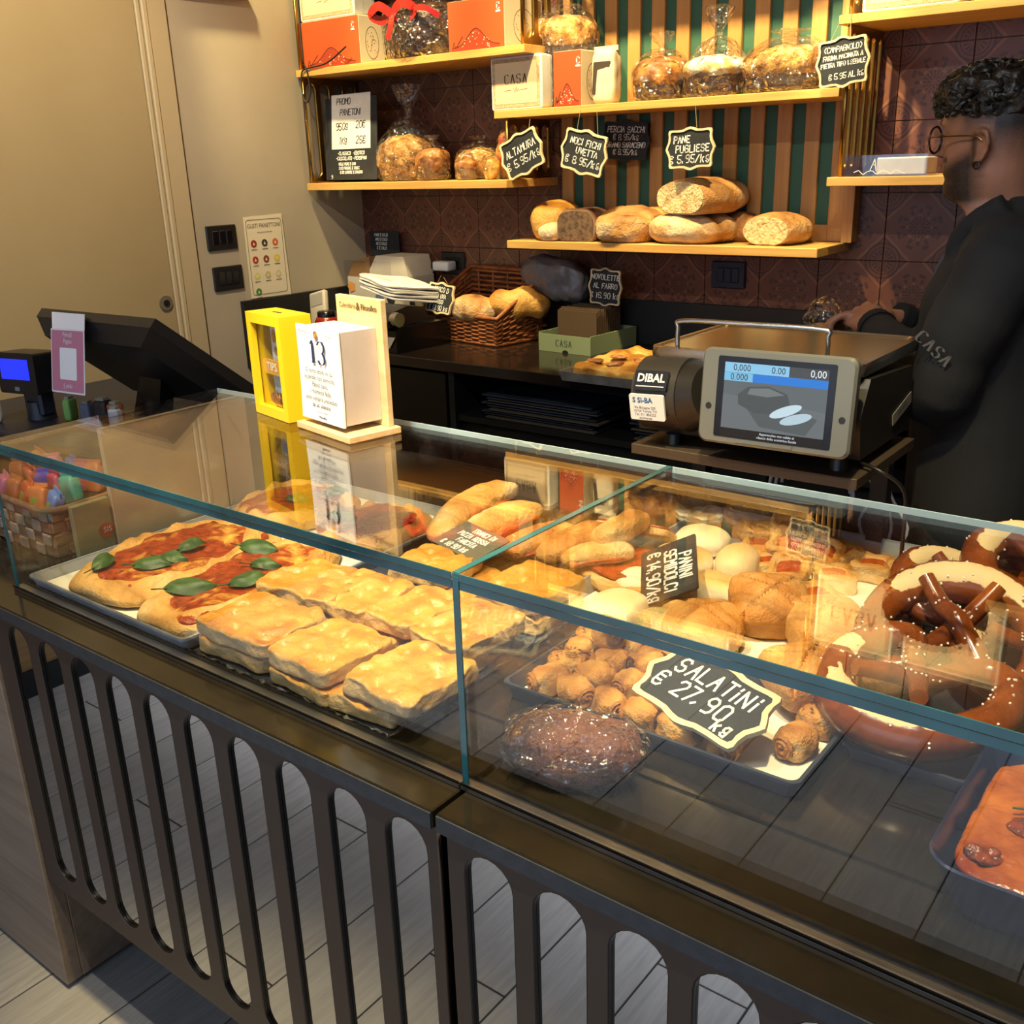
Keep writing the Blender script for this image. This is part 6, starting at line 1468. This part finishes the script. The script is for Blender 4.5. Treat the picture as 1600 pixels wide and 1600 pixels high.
def hairf(co, n):
    p = wm(man) @ co; d = p - HC; f, s, z = d.dot(FW), d.dot(SD), p.z
    if z < 1.47 or z > 1.8 or (p - Vector((HC.x, HC.y, z))).length > .16: return 0.
    sm = lambda a, b, x: max(0., min(1., (x - a) / (b - a)))
    h = sm(1.625, 1.68, z) * sm(.065, .045, f) if f < .07 else 0.
    h = max(h, sm(1.565, 1.64, z) * sm(-.028, -.04, f), sm(1.60, 1.66, z) * sm(.035, .012, f))          # faded sides and nape
    zu = 1.572 + .034 * max(0., min(1., (.050 - f) / .062))
    jaw = sm(zu + .012, zu - .014, z) * sm(-.034, .004, f) * sm(1.490, 1.508, z)
    side = sm(-.020, -.010, f) * sm(.006, -.004, f) * sm(1.64, 1.62, z) * (z > 1.57) * (abs(s) > .05)
    tash = sm(1.587, 1.583, z) * sm(1.573, 1.576, z) * (f > .05)
    bb = max(jaw * .9, side * .8, tash * .85)
    if abs(s) < .02 and 1.553 < z < 1.574 and f > .066: bb = 0.
    if abs(z - 1.6465) < .0045 and .012 < abs(s) < .048 and f > .055: bb = 1.
    return max(h * .96, bb)
def lipf(co, n):
    p = wm(man) @ co; d = p - HC; return .8 if (abs(d.dot(SD)) < .02 and 1.553 < p.z < 1.574 and d.dot(FW) > .066 and d.length < 3) else 0.
me = body.data
for an, f in (('hair', hairf), ('lip', lipf)):
    at = me.attributes.new(an, 'FLOAT', 'POINT'); at.data.foreach_set('value', [f(q_.co, None) for q_ in me.vertices])
for s in (-1, 1):
    e = G(); e.blob(.016, .016, .016, 2, 8, m=Matrix.Translation(P(.061, s * .031, 1.612))); e.build('eye', mat('eye_white', 'd8d2c8', .2), man)
    e = G(); e.blob(.008, .008, .008, 2, 6, m=Matrix.Translation(P(.0672, s * .0315, 1.616))); e.build('iris', mat('iris', '20120a', .15), man)
# curly hair
HAIR = mat('hair', '0d0a08', .45, col2='1c1511', vs=60, bump=.6, bs=200)
g = G(); mh = Matrix((( FW.x, SD.x, 0, HC.x), (FW.y, SD.y, 0, HC.y), (0, 0, 1, 1.636), (0, 0, 0, 1)))
g.blob(.206, .172, .106, 2.4, 26, .012, 34, 3, 0, lambda p: p + Vector((-.004, 0, .012 * max(0, -p.x) * 0)), mh)
rg = random.Random(11)
for _ in range(420):
    a, b_ = rg.uniform(0, 2 * PI), rg.uniform(-.45, 1.35)
    dx, dy, dz = math.cos(a) * math.cos(b_), math.sin(a) * math.cos(b_), math.sin(b_)
    c = Vector((dx * .100 - .002, dy * .086, .050 + dz * .056)); u = Vector((rg.gauss(0, 1), rg.gauss(0, 1), rg.gauss(0, 1))).normalized(); w_ = u.orthogonal().normalized(); x_ = u.cross(w_); r = rg.uniform(.006, .010)
    g.tube([mh @ (c + (w_ * math.cos(k * .9) + x_ * math.sin(k * .9)) * r + u * (k * .0022 - .006)) for k in range(7)], [.003, .0036, .0038, .0038, .0036, .003, .0015], 5)
g.build('hair', HAIR, man)
# glasses and earring
gl = mat('glasses_rim', '2c1a12', .25); gt = mat('glasses_gold', '8a6a3a', .3, 1.)
for s in (-1, 1):
    G().tube([P(.088, s * .033, 1.616) + (SD * math.cos(k * PI / 14) + Vector((0, 0, 1)) * math.sin(k * PI / 14)) * .0235 for k in range(28)], .0022, 7, closed=True).build('glasses_rim', gl, man)
    G().prism(circ(.0225, 24), -.0004, .0004, frame(P(.088, s * .033, 1.616), SD, (0, 0, 1))).build('glasses_lens', GLASS, man, smooth=False)
    G().tube(chain([P(.087, s * .057, 1.620), P(.050, s * .0795, 1.621), P(-.008, s * .084, 1.620), P(-.024, s * .084, 1.612)], 4), .0015, 6).build('glasses_temple', gt, man)
G().tube(chain([P(.088, -.010, 1.620), P(.091, 0, 1.624), P(.088, .010, 1.620)], 4), .0014, 6).build('glasses_bridge', gt, man)
G().tube([P(-.018, .081, 1.570) + (FW * math.cos(k * PI / 8) + Vector((0, 0, 1)) * math.sin(k * PI / 8)) * .0058 for k in range(16)], .0016, 6, closed=True).build('earring', BLACKG, man)
# hooded sweatshirt, trousers, shoes
CLOTH = mat('black_sweatshirt', '121316', .85, bump=.25, bs=300, col2='181a1f', vs=5)
g = G(); U, V_ = Vector((1, 0, 0)), Vector((0, 1, 0))
g.loft([ell((-.435, 2.12, .84), U, V_, .135, .185, 28), ell((-.440, 2.12, .90), U, V_, .145, .20, 28), ell((-.440, 2.12, 1.05), U, V_, .150, .195, 28), ell((-.445, 2.12, 1.20), U, V_, .150, .20, 28), ell((-.445, 2.12, 1.33), U, V_, .145, .215, 28), ell((-.435, 2.12, 1.40), U, V_, .125, .190, 28), ell((-.435, 2.115, 1.445), U, V_, .095, .125, 28), ell((-.445, 2.11, 1.475), U, V_, .078, .088, 28)])
for A_, k in ((LA, 1), (RA, -1)):
    A2 = [Vector((-.425, 2.12 - k * .13, 1.405))] + [Vector(p) for p in A_]; pts = chain(A2, 4)
    rr = [.085 + (.048 - .085) * min(1, i / (len(pts) - 1)) + .003 * math.sin(i * 1.9) for i in range(len(pts))]; rr[-1] = .036; rr[-2] = .037; rr[-3] = .043; rr[-4] = .050
    g.tube(pts, rr, 16)
hood = [ell((-.385, 2.115, 1.395), U, V_, .085, .15, 24), ell((-.372, 2.115, 1.44), U, V_, .095, .145, 24), ell((-.385, 2.112, 1.485), U, V_, .085, .115, 24), ell((-.40, 2.11, 1.515), U, V_, .062, .085, 24)]
g.loft(hood)
g.tube(chain([(-.520, 2.03, 1.405), (-.515, 2.02, 1.44), (-.485, 2.01, 1.475), (-.44, 2.01, 1.505)], 4), [.022] * 13, 12); g.tube(chain([(-.520, 2.21, 1.405), (-.515, 2.21, 1.44), (-.485, 2.21, 1.475), (-.44, 2.205, 1.505)], 4), [.022] * 13, 12)
remesh(g.build('sweatshirt', CLOTH, man), .008, 5)
G().tube(chain([(-.536, 2.03, 1.418), (-.553, 2.03, 1.385), (-.566, 2.04, 1.34), (-.575, 2.05, 1.30)], 4), .003, 7).build('drawstring', mat('string_grey', '4a4a4d', .8), man)
for A_ in (LA, RA): G().tube([Vector(A_[3]).lerp(Vector(A_[4]), .86), Vector(A_[4]) + (Vector(A_[4]) - Vector(A_[3])).normalized() * .006], [.040, .036], 18).build('cuff', mat('cuff_black', '0e0f11', .9), man)
g = G()
for y in (2.035, 2.205): g.tube([(-.42, y, .90), (-.425, y, .70), (-.43, y, .48), (-.41, y, .12)], [.11, .10, .08, .07], 16)
remesh(g.build('trousers', mat('trousers_black', '101114', .85), man), .010, 3)
for y in (2.035, 2.205): G().blob(.29, .105, .10, 3, 12, 0, flat=0, fn=lambda p: Vector((p.x, p.y, p.z * (.62 if p.x < 0 else 1))), m=Matrix.Translation((-.47, y, .001))).build('shoe', BLACKG, man)
ms = frame((-.490, 1.838, 1.268), (.74, .10, -.66), (.66, -.12, .74))
g = G(); g.strokes(write('CASA', .022, 0, 0, 0, 0, 1.15, 'c'), 0, ms, (.0022, .0006)); g.build('sleeve_lettering', mat('sleeve_print', '5f5f5e', .8), man, smooth=False, recalc=False)
t = thing('clear_bag', 'small clear plastic bag held in front of his hands', 'bag', (-.815, 2.21, 1.19))
G().blob(.075, .07, .11, 2.3, 18, .014, 40, 5, 0, None, Matrix.Translation((-.835, 2.205, 1.185))).build('film', FILM, t); G().blob(.05, .045, .05, 2.3, 10, .004, 30, 6, 0, None, Matrix.Translation((-.835, 2.205, 1.190))).build('bread', LOAF, t, attr={'brown': lambda c, n: .5})
